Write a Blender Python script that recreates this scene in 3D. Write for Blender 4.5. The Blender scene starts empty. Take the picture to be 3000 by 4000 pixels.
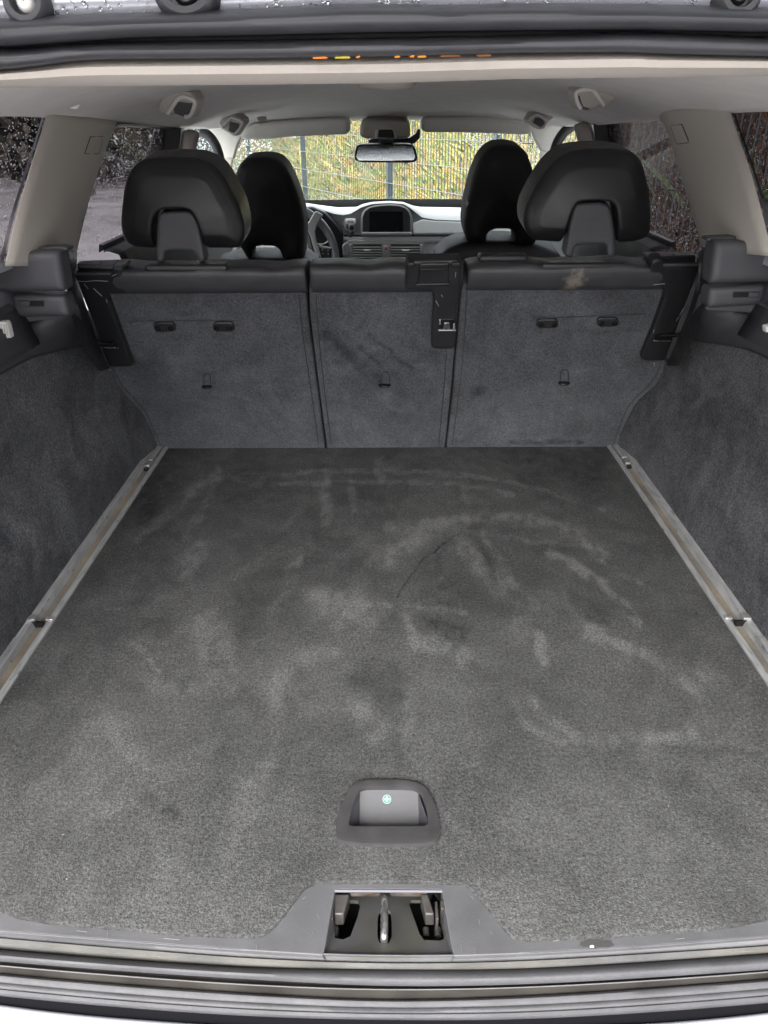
import bpy, bmesh, math, random
import numpy as np
from mathutils import Vector
from mathutils.geometry import delaunay_2d_cdt
random.seed(7); rng = np.random.default_rng(7)
R = math.radians
scene = bpy.context.scene
col = scene.collection

# ------------------------------------------------------------ camera
FPX, CH, PITCH, YAW, ROLL = 2773.0, 0.76, R(29.1), R(.33), R(.35)
_f = np.array([-math.sin(YAW)*math.cos(PITCH), math.cos(YAW)*math.cos(PITCH), -math.sin(PITCH)])
_r = np.array([math.cos(YAW), math.sin(YAW), 0.0]); _u = np.cross(_r, _f)
_c, _s = math.cos(ROLL), math.sin(ROLL)
CR, CU, CF = _r*_c - _u*_s, _u*_c + _r*_s, _f
CP = np.array([0, 0, CH])
cd = bpy.data.cameras.new("camera"); cam = bpy.data.objects.new("camera", cd); col.objects.link(cam)
cd.sensor_fit = 'VERTICAL'; cd.sensor_height = 36; cd.lens = 36*FPX/4000
cd.clip_start = .02; cd.clip_end = 500
from mathutils import Matrix
M = Matrix(((CR[0], CU[0], -CF[0], CP[0]), (CR[1], CU[1], -CF[1], CP[1]), (CR[2], CU[2], -CF[2], CP[2]), (0, 0, 0, 1)))
cam.matrix_world = M
scene.camera = cam
scene.render.resolution_x, scene.render.resolution_y = 768, 1024

# ------------------------------------------------------------ sky, sun, exposure
SUN_EL, SUN_ROT = R(46), R(192)
w = bpy.data.worlds.new("World"); scene.world = w; w.use_nodes = True
nt = w.node_tree; bg = nt.nodes['Background']
sky = nt.nodes.new('ShaderNodeTexSky'); sky.sky_type = 'NISHITA'; sky.sun_disc = False
sky.sun_elevation = SUN_EL; sky.sun_rotation = SUN_ROT; sky.air_density = 1.0; sky.dust_density = 4
hs = nt.nodes.new('ShaderNodeHueSaturation'); hs.inputs['Saturation'].default_value = .22
nt.links.new(sky.outputs[0], hs.inputs['Color']); nt.links.new(hs.outputs[0], bg.inputs['Color'])
bg.inputs['Strength'].default_value = .15
sl = bpy.data.lights.new("sun", 'SUN'); sl.energy = 1.5; sl.angle = R(60); sl.color = (1, .97, .93)
so = bpy.data.objects.new("sun", sl); col.objects.link(so)
sd = Vector((math.sin(SUN_ROT)*math.cos(SUN_EL), math.cos(SUN_ROT)*math.cos(SUN_EL), math.sin(SUN_EL)))
so.rotation_euler = sd.to_track_quat('Z', 'Y').to_euler(); so.location = (0, -6, 8)
scene.view_settings.view_transform = 'Standard'; scene.view_settings.look = 'None'
scene.view_settings.gamma = 1; scene.view_settings.exposure = 2.5
scene.render.engine = 'CYCLES'
scene.cycles.max_bounces = 10; scene.cycles.transparent_max_bounces = 16; scene.cycles.diffuse_bounces = 5

# ------------------------------------------------------------ pixel helpers (photo pixels -> points on real planes)
def ray(u, v): return CF*FPX + CR*(u-1500) + CU*(2000-v)
def PY(u, v, y): d = ray(u, v); return CP + d*((y-CP[1])/d[1])
def PZ(u, v, z): d = ray(u, v); return CP + d*((z-CP[2])/d[2])
def PX(u, v, x): d = ray(u, v); return CP + d*((x-CP[0])/d[0])
def PP(u, v, p, n): d = ray(u, v); return CP + d*(np.dot(p-CP, n)/np.dot(d, n))
def project(P):
    q = np.asarray(P)-CP; z = q@CF
    return np.stack([1500+FPX*(q@CR)/z, 2000-FPX*(q@CU)/z], -1)

# ------------------------------------------------------------ object helpers
def empty(name, loc, label=None, cat=None, group=None, kind=None):
    o = bpy.data.objects.new(name, None); col.objects.link(o); o.location = loc; o.empty_display_size = .05
    return tag(o, label, cat, group, kind)
def tag(o, label=None, cat=None, group=None, kind=None):
    if label: o['label'] = label
    if cat: o['category'] = cat
    if group: o['group'] = group
    if kind: o['kind'] = kind
    return o
def wloc(o):
    l = Vector((0, 0, 0))
    while o is not None: l = l + o.location; o = o.parent
    return l
def mesh(name, V, Fc, m, parent=None, smooth=True, bevel=0, seg=2, attr=None, auto=True, origin=None):
    V = np.asarray(V, float)
    if parent is not None: off = np.array(wloc(parent))
    elif origin is not None: off = np.array(origin)
    else: off = np.array([V[:, 0].mean(), V[:, 1].mean(), V[:, 2].min()])
    me = bpy.data.meshes.new(name)
    me.from_pydata((V-off).tolist(), [], Fc)
    o = bpy.data.objects.new(name, me); col.objects.link(o)
    if parent is not None: o.parent = parent
    else: o.location = off
    for mm in (m if isinstance(m, (list, tuple)) else [m]): me.materials.append(mm)
    bm = bmesh.new(); bm.from_mesh(me); bmesh.ops.recalc_face_normals(bm, faces=bm.faces); bm.to_mesh(me); bm.free()
    if attr is not None:
        a = me.attributes.new('pile_shade', 'FLOAT', 'POINT'); a.data.foreach_set('value', np.asarray(attr, np.float32))
    if smooth: me.shade_smooth()
    if bevel:
        b = o.modifiers.new('bevel', 'BEVEL'); b.width = bevel; b.segments = seg; b.limit_method = 'ANGLE'; b.angle_limit = R(35)
        b.harden_normals = False
    if smooth and auto:
        me.set_sharp_from_angle(angle=R(50))
    return o
class MB:
    def __init__(s): s.V = []; s.F = []
    def add(s, V, Fc):
        n = len(s.V); s.V += [tuple(v) for v in V]; s.F += [[i+n for i in f] for f in Fc]; return s
    def box(s, a, b, rot=None, c=None):
        a = np.array(a, float); b = np.array(b, float)
        V = [(x, y, z) for x in (a[0], b[0]) for y in (a[1], b[1]) for z in (a[2], b[2])]
        if rot is not None:
            c0 = (a+b)/2 if c is None else np.array(c); V = [np.array(rot @ Vector(np.array(v)-c0))+c0 for v in V]
        return s.add(V, [(0, 1, 3, 2), (4, 6, 7, 5), (0, 4, 5, 1), (2, 3, 7, 6), (0, 2, 6, 4), (1, 5, 7, 3)])
    def obj(s, name, m, parent=None, **k): return mesh(name, s.V, s.F, m, parent, **k)
def resample(P, n, closed=False):
    P = np.asarray(P, float)
    if closed: P = np.vstack([P, P[:1]])
    d = np.r_[0, np.cumsum(np.linalg.norm(np.diff(P, axis=0), axis=1))]
    t = np.linspace(0, d[-1], n, endpoint=not closed)
    return np.stack([np.interp(t, d, P[:, k]) for k in range(P.shape[1])], 1)
def smooth_line(P, it=2, closed=False):
    P = np.asarray(P, float)
    for _ in range(it):
        if closed:
            Q = np.roll(P, -1, 0); P = np.stack([.75*P+.25*Q, .25*P+.75*Q], 1).reshape(-1, P.shape[1])
        else:
            A, B = P[:-1], P[1:]; N = np.stack([.75*A+.25*B, .25*A+.75*B], 1).reshape(-1, P.shape[1])
            P = np.vstack([P[:1], N[1:-1], P[-1:]])
    return P
def grid_faces(r, c, closed=False):
    F = []
    for i in range(r-1):
        for j in range(c if closed else c-1):
            k = (j+1) % c; F.append((i*c+j, i*c+k, (i+1)*c+k, (i+1)*c+j))
    return F
def loft(name, rings, m, parent=None, n=None, closed=False, caps=False, thick=0, **k):
    if n: rings = [resample(r, n, closed) for r in rings]
    V = np.vstack(rings); c = len(rings[0]); F = grid_faces(len(rings), c, closed)
    if caps: F += [tuple(range(c))[::-1], tuple(range(len(V)-c, len(V)))]
    o = mesh(name, V, F, m, parent, **k)
    if thick:
        s = o.modifiers.new('thickness', 'SOLIDIFY'); s.thickness = thick; s.offset = 0
    return o
def tube_geo(P, r, seg=10):
    P = np.asarray(P, float); n = len(P); r = np.broadcast_to(r, (n,))
    T = np.gradient(P, axis=0); T /= np.linalg.norm(T, axis=1)[:, None]+1e-12
    up = np.array([0, 0, 1.]) if abs(T[0] @ np.array([0, 0, 1.])) < .9 else np.array([1., 0, 0])
    V = []
    for i in range(n):
        a = np.cross(T[i], up); a /= np.linalg.norm(a)+1e-12; b = np.cross(a, T[i]); up = b
        for j in range(seg):
            t = 2*math.pi*j/seg; V.append(P[i]+r[i]*(a*math.cos(t)+b*math.sin(t)))
    F = grid_faces(n, seg, True)+[tuple(range(seg))[::-1], tuple(range((n-1)*seg, n*seg))]
    return V, F
def tube(name, P, r, m, parent=None, seg=10, **k):
    V, F = tube_geo(P, r, seg); return mesh(name, V, F, m, parent, **k)
def plane_axes(n, up=(0, 0, 1)):
    n = np.asarray(n, float); n /= np.linalg.norm(n); a = np.cross(up, n); a /= np.linalg.norm(a); b = np.cross(n, a); return a, b, n
def centre_plane(px, p, n):
    p = np.asarray(p, float)
    if abs(n[0]) > 1e-6: u, v = np.mean(np.array(px, float), 0); p = PY(u, v, p[1])
    elif px is not None and abs(n[2]) > 1e-6 and p[2] == 0 and p[1] != 1.716: u, v = np.mean(np.array(px, float), 0); p = PY(u, v, p[1])
    return p
def slab(name, px, p, n, thick, m, parent=None, off=0, bevel=.002, sm=0, seg=2, **k):
    """outline on the plane (p, n facing the camera), real thickness behind it"""
    n = np.asarray(n, float); n /= np.linalg.norm(n); p = centre_plane(px, p, n)+n*off
    P = np.array(px, float)
    if sm: P = smooth_line(P, sm, True)
    A = np.array([PP(u, v, p, n) for u, v in P]); B = A-n*thick; c = len(A)
    F = [tuple(range(c)), tuple(range(c, 2*c))[::-1]]+[(i, (i+1) % c, (i+1) % c+c, i+c) for i in range(c)]
    return mesh(name, np.vstack([A, B]), F, m, parent, bevel=bevel, seg=seg, **k)
def densify(Q, c):
    out = []
    for i in range(len(Q)):
        a, b = Q[i], Q[(i+1) % len(Q)]; L = np.linalg.norm(b-a); out.append(a)
        if L > 2.2*c: out += [a+(b-a)*c/L, b-(b-a)*c/L]
    return np.array(out)
def sdf(P, Q):
    """distance of points P to closed polyline Q and inside flag"""
    d = np.full(len(P), 1e9); ins = np.zeros(len(P), bool); c = len(Q)
    for i in range(c):
        a, b = Q[i], Q[(i+1) % c]; ab = b-a; L = ab @ ab+1e-18
        t = np.clip(((P-a) @ ab)/L, 0, 1); d = np.minimum(d, np.linalg.norm(P-a-t[:, None]*ab, axis=1))
        cond = ((a[1] > P[:, 1]) != (b[1] > P[:, 1]))
        with np.errstate(divide='ignore', invalid='ignore'):
            xi = (b[0]-a[0])*(P[:, 1]-a[1])/(b[1]-a[1])+a[0]
        ins ^= cond & (P[:, 0] < xi)
    return d, ins
def inflate(name, px, p, n, depth, m, parent=None, r=.02, h=.02, res=.008, off=0, sm=2, hfun=None, marks=None, pts=None, up=(0, 0, 1), shift=None, cr=.014):
    """cushion: outline on plane, domed front rising h over distance r from the edge, flat back"""
    a, b, n = plane_axes(n, up); p = centre_plane(px, p, n)+n*off
    P = np.array(pts, float) if pts is not None else np.array([PP(u, v, p, n) for u, v in px])
    Q = np.stack([(P-p)@a, (P-p)@b], 1)
    if sm: Q = smooth_line(densify(Q, cr), sm, True)
    per = np.linalg.norm(Q-np.roll(Q, 1, 0), axis=1).sum()
    N = max(24, int(per/res)); Q = resample(Q, N, True)
    lo, hi = Q.min(0), Q.max(0)
    gx, gy = np.meshgrid(np.arange(lo[0], hi[0], res), np.arange(lo[1], hi[1], res)); G = np.stack([gx.ravel(), gy.ravel()], 1)
    d, ins = sdf(G, Q); G = G[ins & (d > r*.75+res*.4)] if r > res else G[ins & (d > res*.6)]
    area = .5*np.sum(Q[:, 0]*np.roll(Q[:, 1], -1)-np.roll(Q[:, 0], -1)*Q[:, 1])
    T = np.roll(Q, -1, 0)-np.roll(Q, 1, 0); T /= np.linalg.norm(T, axis=1)[:, None]+1e-12
    nin = np.stack([-T[:, 1], T[:, 0]], 1)*(1 if area > 0 else -1)
    pts2 = [Q]
    for fr in (.06, .2, .42, .72):
        X = Q+nin*(r*fr); dd, ii = sdf(X, Q); pts2.append(X[ii & (dd > r*fr*.9)])
    allp = np.vstack(pts2+[G])
    vs, es, fs, *_ = delaunay_2d_cdt([Vector(q) for q in allp], [(i, (i+1) % N) for i in range(N)], [], 1, 1e-6)
    W = np.array([tuple(v) for v in vs]); d, _i = sdf(W, Q)
    t = np.clip(d/r, 0, 1); H = h*np.sqrt(np.maximum(0, 1-(1-t)**2))
    if hfun is not None: H = H+hfun(W, d, lo, hi)
    V3 = p+W[:, :1]*a+W[:, 1:]*b+H[:, None]*n
    # boundary loop from faces
    cnt = {}
    for f in fs:
        for i in range(len(f)):
            e = (f[i], f[(i+1) % len(f)]); cnt[e] = cnt.get(e, 0)+1
    be = [e for e in cnt if (e[1], e[0]) not in cnt]
    K = len(V3); nb = {}; V = list(V3)
    for e in be:
        for i in e:
            if i not in nb: nb[i] = len(V); V.append(V3[i]-n*depth)
    Fc = [tuple(f) for f in fs]+[(e[1], e[0], nb[e[0]], nb[e[1]]) for e in be]
    nxt = {e[0]: e[1] for e in be}; st = be[0][0]; loop = [st]; cur = nxt[st]
    while cur != st and len(loop) < len(be)+1: loop.append(cur); cur = nxt.get(cur, st)
    Fc.append(tuple(nb[i] for i in loop)[::-1])
    V = np.array(V)
    if shift is not None: V = shift(V)
    at = marks(V) if marks else None
    return mesh(name, V, Fc, m, parent, attr=at)
_T = np.random.default_rng(99).random((64, 64))
def vnoise(x, y):
    xi, yi = np.floor(x).astype(int), np.floor(y).astype(int); fx, fy = x-xi, y-yi; fx = fx*fx*(3-2*fx); fy = fy*fy*(3-2*fy)
    g = lambda a, b: _T[a % 64, b % 64]
    return (g(xi, yi)*(1-fx)+g(xi+1, yi)*fx)*(1-fy)+(g(xi, yi+1)*(1-fx)+g(xi+1, yi+1)*fx)*fy
def fbm(x, y, o=4):
    return sum(vnoise(x*2**i+17.3*i, y*2**i+5.1*i)*.5**i for i in range(o))/sum(.5**i for i in range(o))
def nap(A, B, seed=0, scale=1.0):
    """brushed and trodden nap: ragged patches with fairly crisp edges, plus arcs left by a brush"""
    r_ = np.random.default_rng(seed); out = np.zeros(len(A))
    wx, wy = fbm(A*9*scale, B*9*scale, 4)-.5, fbm(A*9*scale+40, B*9*scale+11, 4)-.5
    x, y = A+wx*.10, B+wy*.10
    for f, amp in ((5.5, .30), (11, .36), (24, .30), (60, .26)):
        n = fbm(x*f*scale+seed, y*f*scale*.8+seed*2, 3); out += amp*np.clip((n-.5)/.09, -1, 1)*.5
    lo, hi = (A.min(), B.min()), (A.max(), B.max())
    for _ in range(int(70*scale)):
        cx, cy = r_.uniform(lo[0], hi[0]), r_.uniform(lo[1], hi[1]); rad = r_.uniform(.08, .45); a0 = r_.uniform(0, 6.28); sp = r_.uniform(.15, .6); wd = r_.uniform(.003, .014); am = r_.uniform(-.3, .5)
        ox, oy = cx-rad*math.cos(a0), cy-rad*math.sin(a0); dx, dy = x-ox+wx*.05, y-oy+wy*.05
        da = (np.arctan2(dy, dx)-a0+math.pi) % (2*math.pi)-math.pi
        rr = np.hypot(dx, dy)-rad; out += am*np.exp(-np.abs(rr/wd)**3)*np.clip(1.5-np.abs(da/sp)*1.5, 0, 1)
    return out
def strokes_field(V, strokes):
    """wear, brushed nap and painted shade: soft strokes given along photo pixels, measured on the surface"""
    V = np.asarray(V); q = project(V); out = np.zeros(len(V)); A_ = V[:, 0]*30; B_ = (V[:, 1]-V[:, 2]*1.3)*30
    rag = np.clip((fbm(V[:, 0]*70, (V[:, 1]-V[:, 2])*38, 4)-.28)/.4, 0, 1)
    q = q+np.stack([fbm(A_, B_)-.5, fbm(A_+50, B_+20)-.5], 1)*26
    for pts, wd, amp in strokes:
        pts = np.array(pts, float); d = np.full(len(q), 1e9)
        if len(pts) == 1: d = np.linalg.norm((q-pts[0])*[1, 1.4], axis=1)
        else:
            pts = smooth_line(pts, 2)
            for a, b in zip(pts[:-1], pts[1:]):
                ab = b-a; t = np.clip(((q-a)@ab)/(ab@ab+1e-9), 0, 1); d = np.minimum(d, np.linalg.norm(q-a-t[:, None]*ab, axis=1))
        m_ = d < wd*2.2
        if m_.any():
            g_ = amp*np.exp(-np.abs(d[m_]/(wd*.95))**3)
            out[m_] += g_*(.25+1.5*rag[m_])
    return out
def cut(o, V, F):
    """real boolean cut, applied at once"""
    c = mesh('cutter', V, F, [], None, smooth=False)
    md = o.modifiers.new('cut', 'BOOLEAN'); md.operation = 'DIFFERENCE'; md.object = c; md.solver = 'EXACT'
    bpy.context.view_layer.update()
    dg = bpy.context.evaluated_depsgraph_get(); me = bpy.data.meshes.new_from_object(o.evaluated_get(dg))
    o.modifiers.clear(); old = o.data; o.data = me; me.name = o.name
    cm = c.data; bpy.data.objects.remove(c); bpy.data.meshes.remove(cm)
    o.data.shade_smooth(); o.data.set_sharp_from_angle(angle=R(40))
    return o
def prism(px, z0, z1, fn=None):
    A = [PZ(u, v, 0) for u, v in px]; c = len(A)
    V = [(q[0], q[1], z0) for q in A]+[(q[0], q[1], z1) for q in A]
    return V, [tuple(range(c))[::-1], tuple(range(c, 2*c))]+[(i, (i+1) % c, (i+1) % c+c, i+c) for i in range(c)]

# ------------------------------------------------------------ materials
def mat(name, c, rough=.5, metal=0, var=0, vs=8, bump=0, bs=300, sheen=0, spec=.5, coat=0, c2=None, detail=4, fine=0, fs=400, attr=None, ani=None, dist=0, rvar=0, mid=0):
    m = bpy.data.materials.new(name); m.use_nodes = True; t = m.node_tree; N = t.nodes; L = t.links; b = N['Principled BSDF']
    b.inputs['Roughness'].default_value = rough; b.inputs['Metallic'].default_value = metal
    b.inputs['Specular IOR Level'].default_value = spec; b.inputs['Coat Weight'].default_value = coat
    if sheen: b.inputs['Sheen Weight'].default_value = sheen; b.inputs['Sheen Roughness'].default_value = .4
    geo = N.new('ShaderNodeNewGeometry'); vec = geo.outputs['Position']
    if ani:
        mp = N.new('ShaderNodeMapping'); mp.inputs['Scale'].default_value = ani; L.new(vec, mp.inputs[0]); vec = mp.outputs[0]
    def noise(s, det=4, dis=0, rg=.5):
        n = N.new('ShaderNodeTexNoise'); n.inputs['Scale'].default_value = s; n.inputs['Detail'].default_value = det
        n.inputs['Distortion'].default_value = dis; n.inputs['Roughness'].default_value = rg; L.new(vec, n.inputs['Vector']); return n.outputs[0]
    rgb = N.new('ShaderNodeRGB'); rgb.outputs[0].default_value = (*c, 1); out = rgb.outputs[0]
    def mul(a, fac_socket, lo, hi):
        mr = N.new('ShaderNodeMapRange'); L.new(fac_socket, mr.inputs[0]); mr.inputs[1].default_value = .3; mr.inputs[2].default_value = .7
        mr.inputs[3].default_value = lo; mr.inputs[4].default_value = hi
        v = N.new('ShaderNodeVectorMath'); v.operation = 'SCALE'; L.new(a, v.inputs[0]); L.new(mr.outputs[0], v.inputs['Scale']); return v.outputs[0]
    if c2:
        mx = N.new('ShaderNodeMix'); mx.data_type = 'RGBA'; r = N.new('ShaderNodeMapRange'); L.new(noise(vs*.7, 5, dist), r.inputs[0])
        r.inputs[1].default_value = .42; r.inputs[2].default_value = .6
        L.new(r.outputs[0], mx.inputs[0]); L.new(out, mx.inputs[6]); mx.inputs[7].default_value = (*c2, 1); out = mx.outputs[2]
    if var: out = mul(out, noise(vs, detail, dist), 1-var, 1+var)
    if fine: out = mul(out, noise(fs, 4, 0, .85), 1-fine, 1+fine)
    if mid: out = mul(out, noise(190, 3, 0, .8), 1-mid, 1+mid)
    if attr:
        a = N.new('ShaderNodeAttribute'); a.attribute_name = 'pile_shade'
        ma = N.new('ShaderNodeMath'); ma.operation = 'MULTIPLY_ADD'; L.new(a.outputs['Fac'], ma.inputs[0]); ma.inputs[1].default_value = attr; ma.inputs[2].default_value = 1
        v = N.new('ShaderNodeVectorMath'); v.operation = 'SCALE'; L.new(out, v.inputs[0]); L.new(ma.outputs[0], v.inputs['Scale']); out = v.outputs[0]
    L.new(out, b.inputs['Base Color'])
    if rvar:
        r = N.new('ShaderNodeMapRange'); L.new(noise(vs*2, 5), r.inputs[0]); r.inputs[1].default_value = .3; r.inputs[2].default_value = .7
        r.inputs[3].default_value = max(.02, rough-rvar); r.inputs[4].default_value = min(1, rough+rvar); L.new(r.outputs[0], b.inputs['Roughness'])
    if bump:
        bp = N.new('ShaderNodeBump'); bp.inputs['Strength'].default_value = bump; bp.inputs['Distance'].default_value = .002
        L.new(noise(bs, 3, 0, .6), bp.inputs['Height']); L.new(bp.outputs[0], b.inputs['Normal'])
    return m
def glass_mat(name, tint, rough=.0):
    m = bpy.data.materials.new(name); m.use_nodes = True; t = m.node_tree; N = t.nodes; L = t.links
    N.remove(N['Principled BSDF']); tr = N.new('ShaderNodeBsdfTransparent'); tr.inputs[0].default_value = (*tint, 1)
    gl = N.new('ShaderNodeBsdfGlossy'); gl.inputs['Roughness'].default_value = rough
    lw = N.new('ShaderNodeLayerWeight'); lw.inputs[0].default_value = .5; pw = N.new('ShaderNodeMath'); pw.operation = 'POWER'; pw.inputs[1].default_value = 5; L.new(lw.outputs['Facing'], pw.inputs[0]); fr = N.new('ShaderNodeMath'); fr.operation = 'MULTIPLY_ADD'; fr.inputs[1].default_value = .10; fr.inputs[2].default_value = .02; L.new(pw.outputs[0], fr.inputs[0])
    mx = N.new('ShaderNodeMixShader'); L.new(fr.outputs[0], mx.inputs[0]); L.new(tr.outputs[0], mx.inputs[1]); L.new(gl.outputs[0], mx.inputs[2])
    L.new(mx.outputs[0], N['Material Output'].inputs[0]); return m
def drop_mat():
    m = bpy.data.materials.new('water_drops'); m.use_nodes = True; b = m.node_tree.nodes['Principled BSDF']
    b.inputs['Base Color'].default_value = (1, 1, 1, 1); b.inputs['Roughness'].default_value = .02
    b.inputs['Transmission Weight'].default_value = 1; b.inputs['IOR'].default_value = 1.33; return m
m_floor = mat('floor_carpet', (.0565, .057, .0568), .97, var=.10, vs=7, dist=1.2, fine=.68, fs=360, bump=.9, bs=420, sheen=.03, spec=.05, attr=.82, detail=6, mid=.42)
m_wall = mat('side_carpet', (.086, .087, .093), .97, var=.12, vs=6, dist=1.0, fine=.7, fs=330, bump=.9, bs=420, sheen=.05, spec=.05, detail=6, attr=1.1, mid=.45)
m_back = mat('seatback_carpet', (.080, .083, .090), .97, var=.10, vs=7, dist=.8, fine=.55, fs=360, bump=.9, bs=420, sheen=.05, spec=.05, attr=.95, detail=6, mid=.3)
m_leather = mat('black_leather', (.042, .041, .045), .46, var=.15, vs=20, bump=.25, bs=900, rvar=.07, spec=.5)
m_leather_f = mat('front_seat_leather', (.010, .010, .011), .55, bump=.2, bs=900, rvar=.05)
m_leather_h = mat('headrest_leather', (.012, .0118, .013), .36, var=.15, vs=20, bump=.25, bs=900, rvar=.07)
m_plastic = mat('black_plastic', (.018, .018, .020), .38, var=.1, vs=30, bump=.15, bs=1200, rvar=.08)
m_gloss = mat('dark_gap_plastic', (.008, .008, .009), .3)
m_graypl = mat('charcoal_moulding', (.052, .052, .058), .48, var=.08, vs=18, bump=.25, bs=1300, rvar=.06)
m_sill = mat('sill_plastic', (.073, .073, .077), .5, var=.16, vs=14, bump=.25, bs=1100, rvar=.1, fine=.06, fs=200, detail=7)
m_rubber = mat('seal_rubber', (.034, .034, .038), .46, var=.1, vs=25, bump=.1, bs=800, rvar=.08)
m_lowrub = mat('lower_seal_rubber', (.052, .052, .056), .6, spec=.35, var=.15, vs=20, bump=.1, bs=800, rvar=.1, fine=.1, fs=150)
m_beige = mat('beige_trim', (.34, .305, .27), .62, var=.03, vs=6, bump=.25, bs=900)
m_head = mat('headliner_cloth', (.70, .68, .64), .95, var=.04, vs=20, fine=.10, fs=500, bump=.25, bs=800, spec=.1)
m_pillar = mat('pillar_plastic', (.41, .38, .34), .55, var=.03, vs=8, fine=.06, fs=600, bump=.35, bs=900)
m_alu = mat('aluminium_rail', (.36, .365, .365), .40, .35, var=.22, vs=30, bump=.2, bs=400, rvar=.15, ani=(6, .8, 1))
m_dirt = mat('sandy_groove', (.24, .205, .155), .8, .2, var=.3, vs=9, c2=(.17, .16, .14), fine=.2, fs=300)
m_steel = mat('worn_steel', (.35, .34, .34), .3, .9, var=.3, vs=60, rvar=.15)
m_dsteel = mat('black_steel', (.03, .03, .03), .25, .6)
m_latch = mat('brown_grey_catch', (.034, .031, .029), .5, 0, var=.3, vs=50, rvar=.1)
m_paint = mat('silver_paint', (.40, .40, .45), .22, .15, var=.06, vs=14, coat=.6)
m_paintd = mat('shadow_black', (.006, .006, .008), .4)
m_screen = mat('screen_glass', (.006, .007, .008), .12)
m_dash = mat('dash_top', (.42, .43, .43), .6, var=.04, vs=20, bump=.3, bs=700)
m_dash2 = mat('dash_fascia', (.25, .255, .26), .5, bump=.2, bs=800)
m_silver = mat('satin_silver', (.5, .5, .5), .3, .7)
m_cream = mat('light_trim', (.62, .60, .57), .5)
m_white = mat('lamp_lens', (.75, .73, .70), .25, spec=.6)
m_red = mat('red_button', (.5, .02, .02), .4)
m_mirror = mat('mirror_glass', (.85, .9, .88), .02, 1)
m_tint = glass_mat('tinted_glass', (.20, .186, .195))
m_clear = glass_mat('clear_glass', (.88, .92, .90))
m_drop = drop_mat()
m_green = mat('green_print', (.025, .15, .10), .5)
m_labelw = mat('white_print', (.20, .28, .25), .5)
m_wire = mat('grey_green_steel', (.045, .06, .068), .45, .3)
m_wire_d = mat('shaded_mesh_steel', (.012, .013, .014), .8, spec=.15)  # same fence steel, darkened for the less lit stretch on the right
m_wire_l = mat('skylit_wire', (.20, .22, .22), .3, .6)  # same fence steel, paled to imitate skylight on the front rods
m_leaf_o = mat('orange_leaf', (.75, .22, .03), .5, var=.3, vs=80)
m_leaf_b = mat('brown_leaf', (.20, .07, .015), .6, var=.3, vs=80)
m_leaf_y = mat('yellow_leaf', (.7, .55, .04), .5, var=.3, vs=80)

# ============================================================ CAR SHELL
TH = R(22.4); SN = np.array([0, -math.cos(TH), -math.sin(TH)]); SP = np.array([0, 1.716, 0.]); SU = np.array([0, -math.sin(TH), math.cos(TH)])
FN = np.array([0, -1., 0])          # rear-facing plane
def yp(y): return np.array([0, y, 0.])
car = empty('estate_car', (0, 1.2, -.65), 'silver estate car seen through its open boot, with beige pillars and grey carpeted side walls', 'car')

# ---- load floor (lifts out: its own thing)
fl = empty('load_floor', (0, 1.1, 0), 'dark grey carpeted boot floor panel with brushed marks, between the aluminium rails', 'floor panel')
near_px = [(0, 3553), (72, 3583), (180, 3602), (301, 3613), (723, 3650), (1000, 3659), (1030, 3650), (1060, 3631), (1108, 3577), (1150, 3520), (1185, 3474), (1199, 3462), (1241, 3447), (1512, 3444), (1802, 3450), (1830, 3462), (1844, 3474), (1900, 3540), (1964, 3619), (1985, 3645), (2005, 3662), (2060, 3671), (2362, 3659), (2784, 3628), (2900, 3610), (3000, 3589)]
ne = np.array([PZ(u, v, 0)[:2] for u, v in near_px])
ne = np.vstack([[-.579, .62], [-.565, .55], [-.53, .51], ne, [.50, .49], [.55, .53], [.577, .62]])
ne = ne[np.argsort(ne[:, 0])]
XS = np.unique(np.r_[np.linspace(-.577, .577, 400), np.linspace(-.14, -.08, 24), np.linspace(.08, .14, 24)])
yn = np.interp(XS, ne[:, 0], ne[:, 1]); NR = 430
def fs_(x, y): return 500+x/.8295, 1700+y/.8295
def FS(*p): return [fs_(x, y) for x, y in p]
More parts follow.
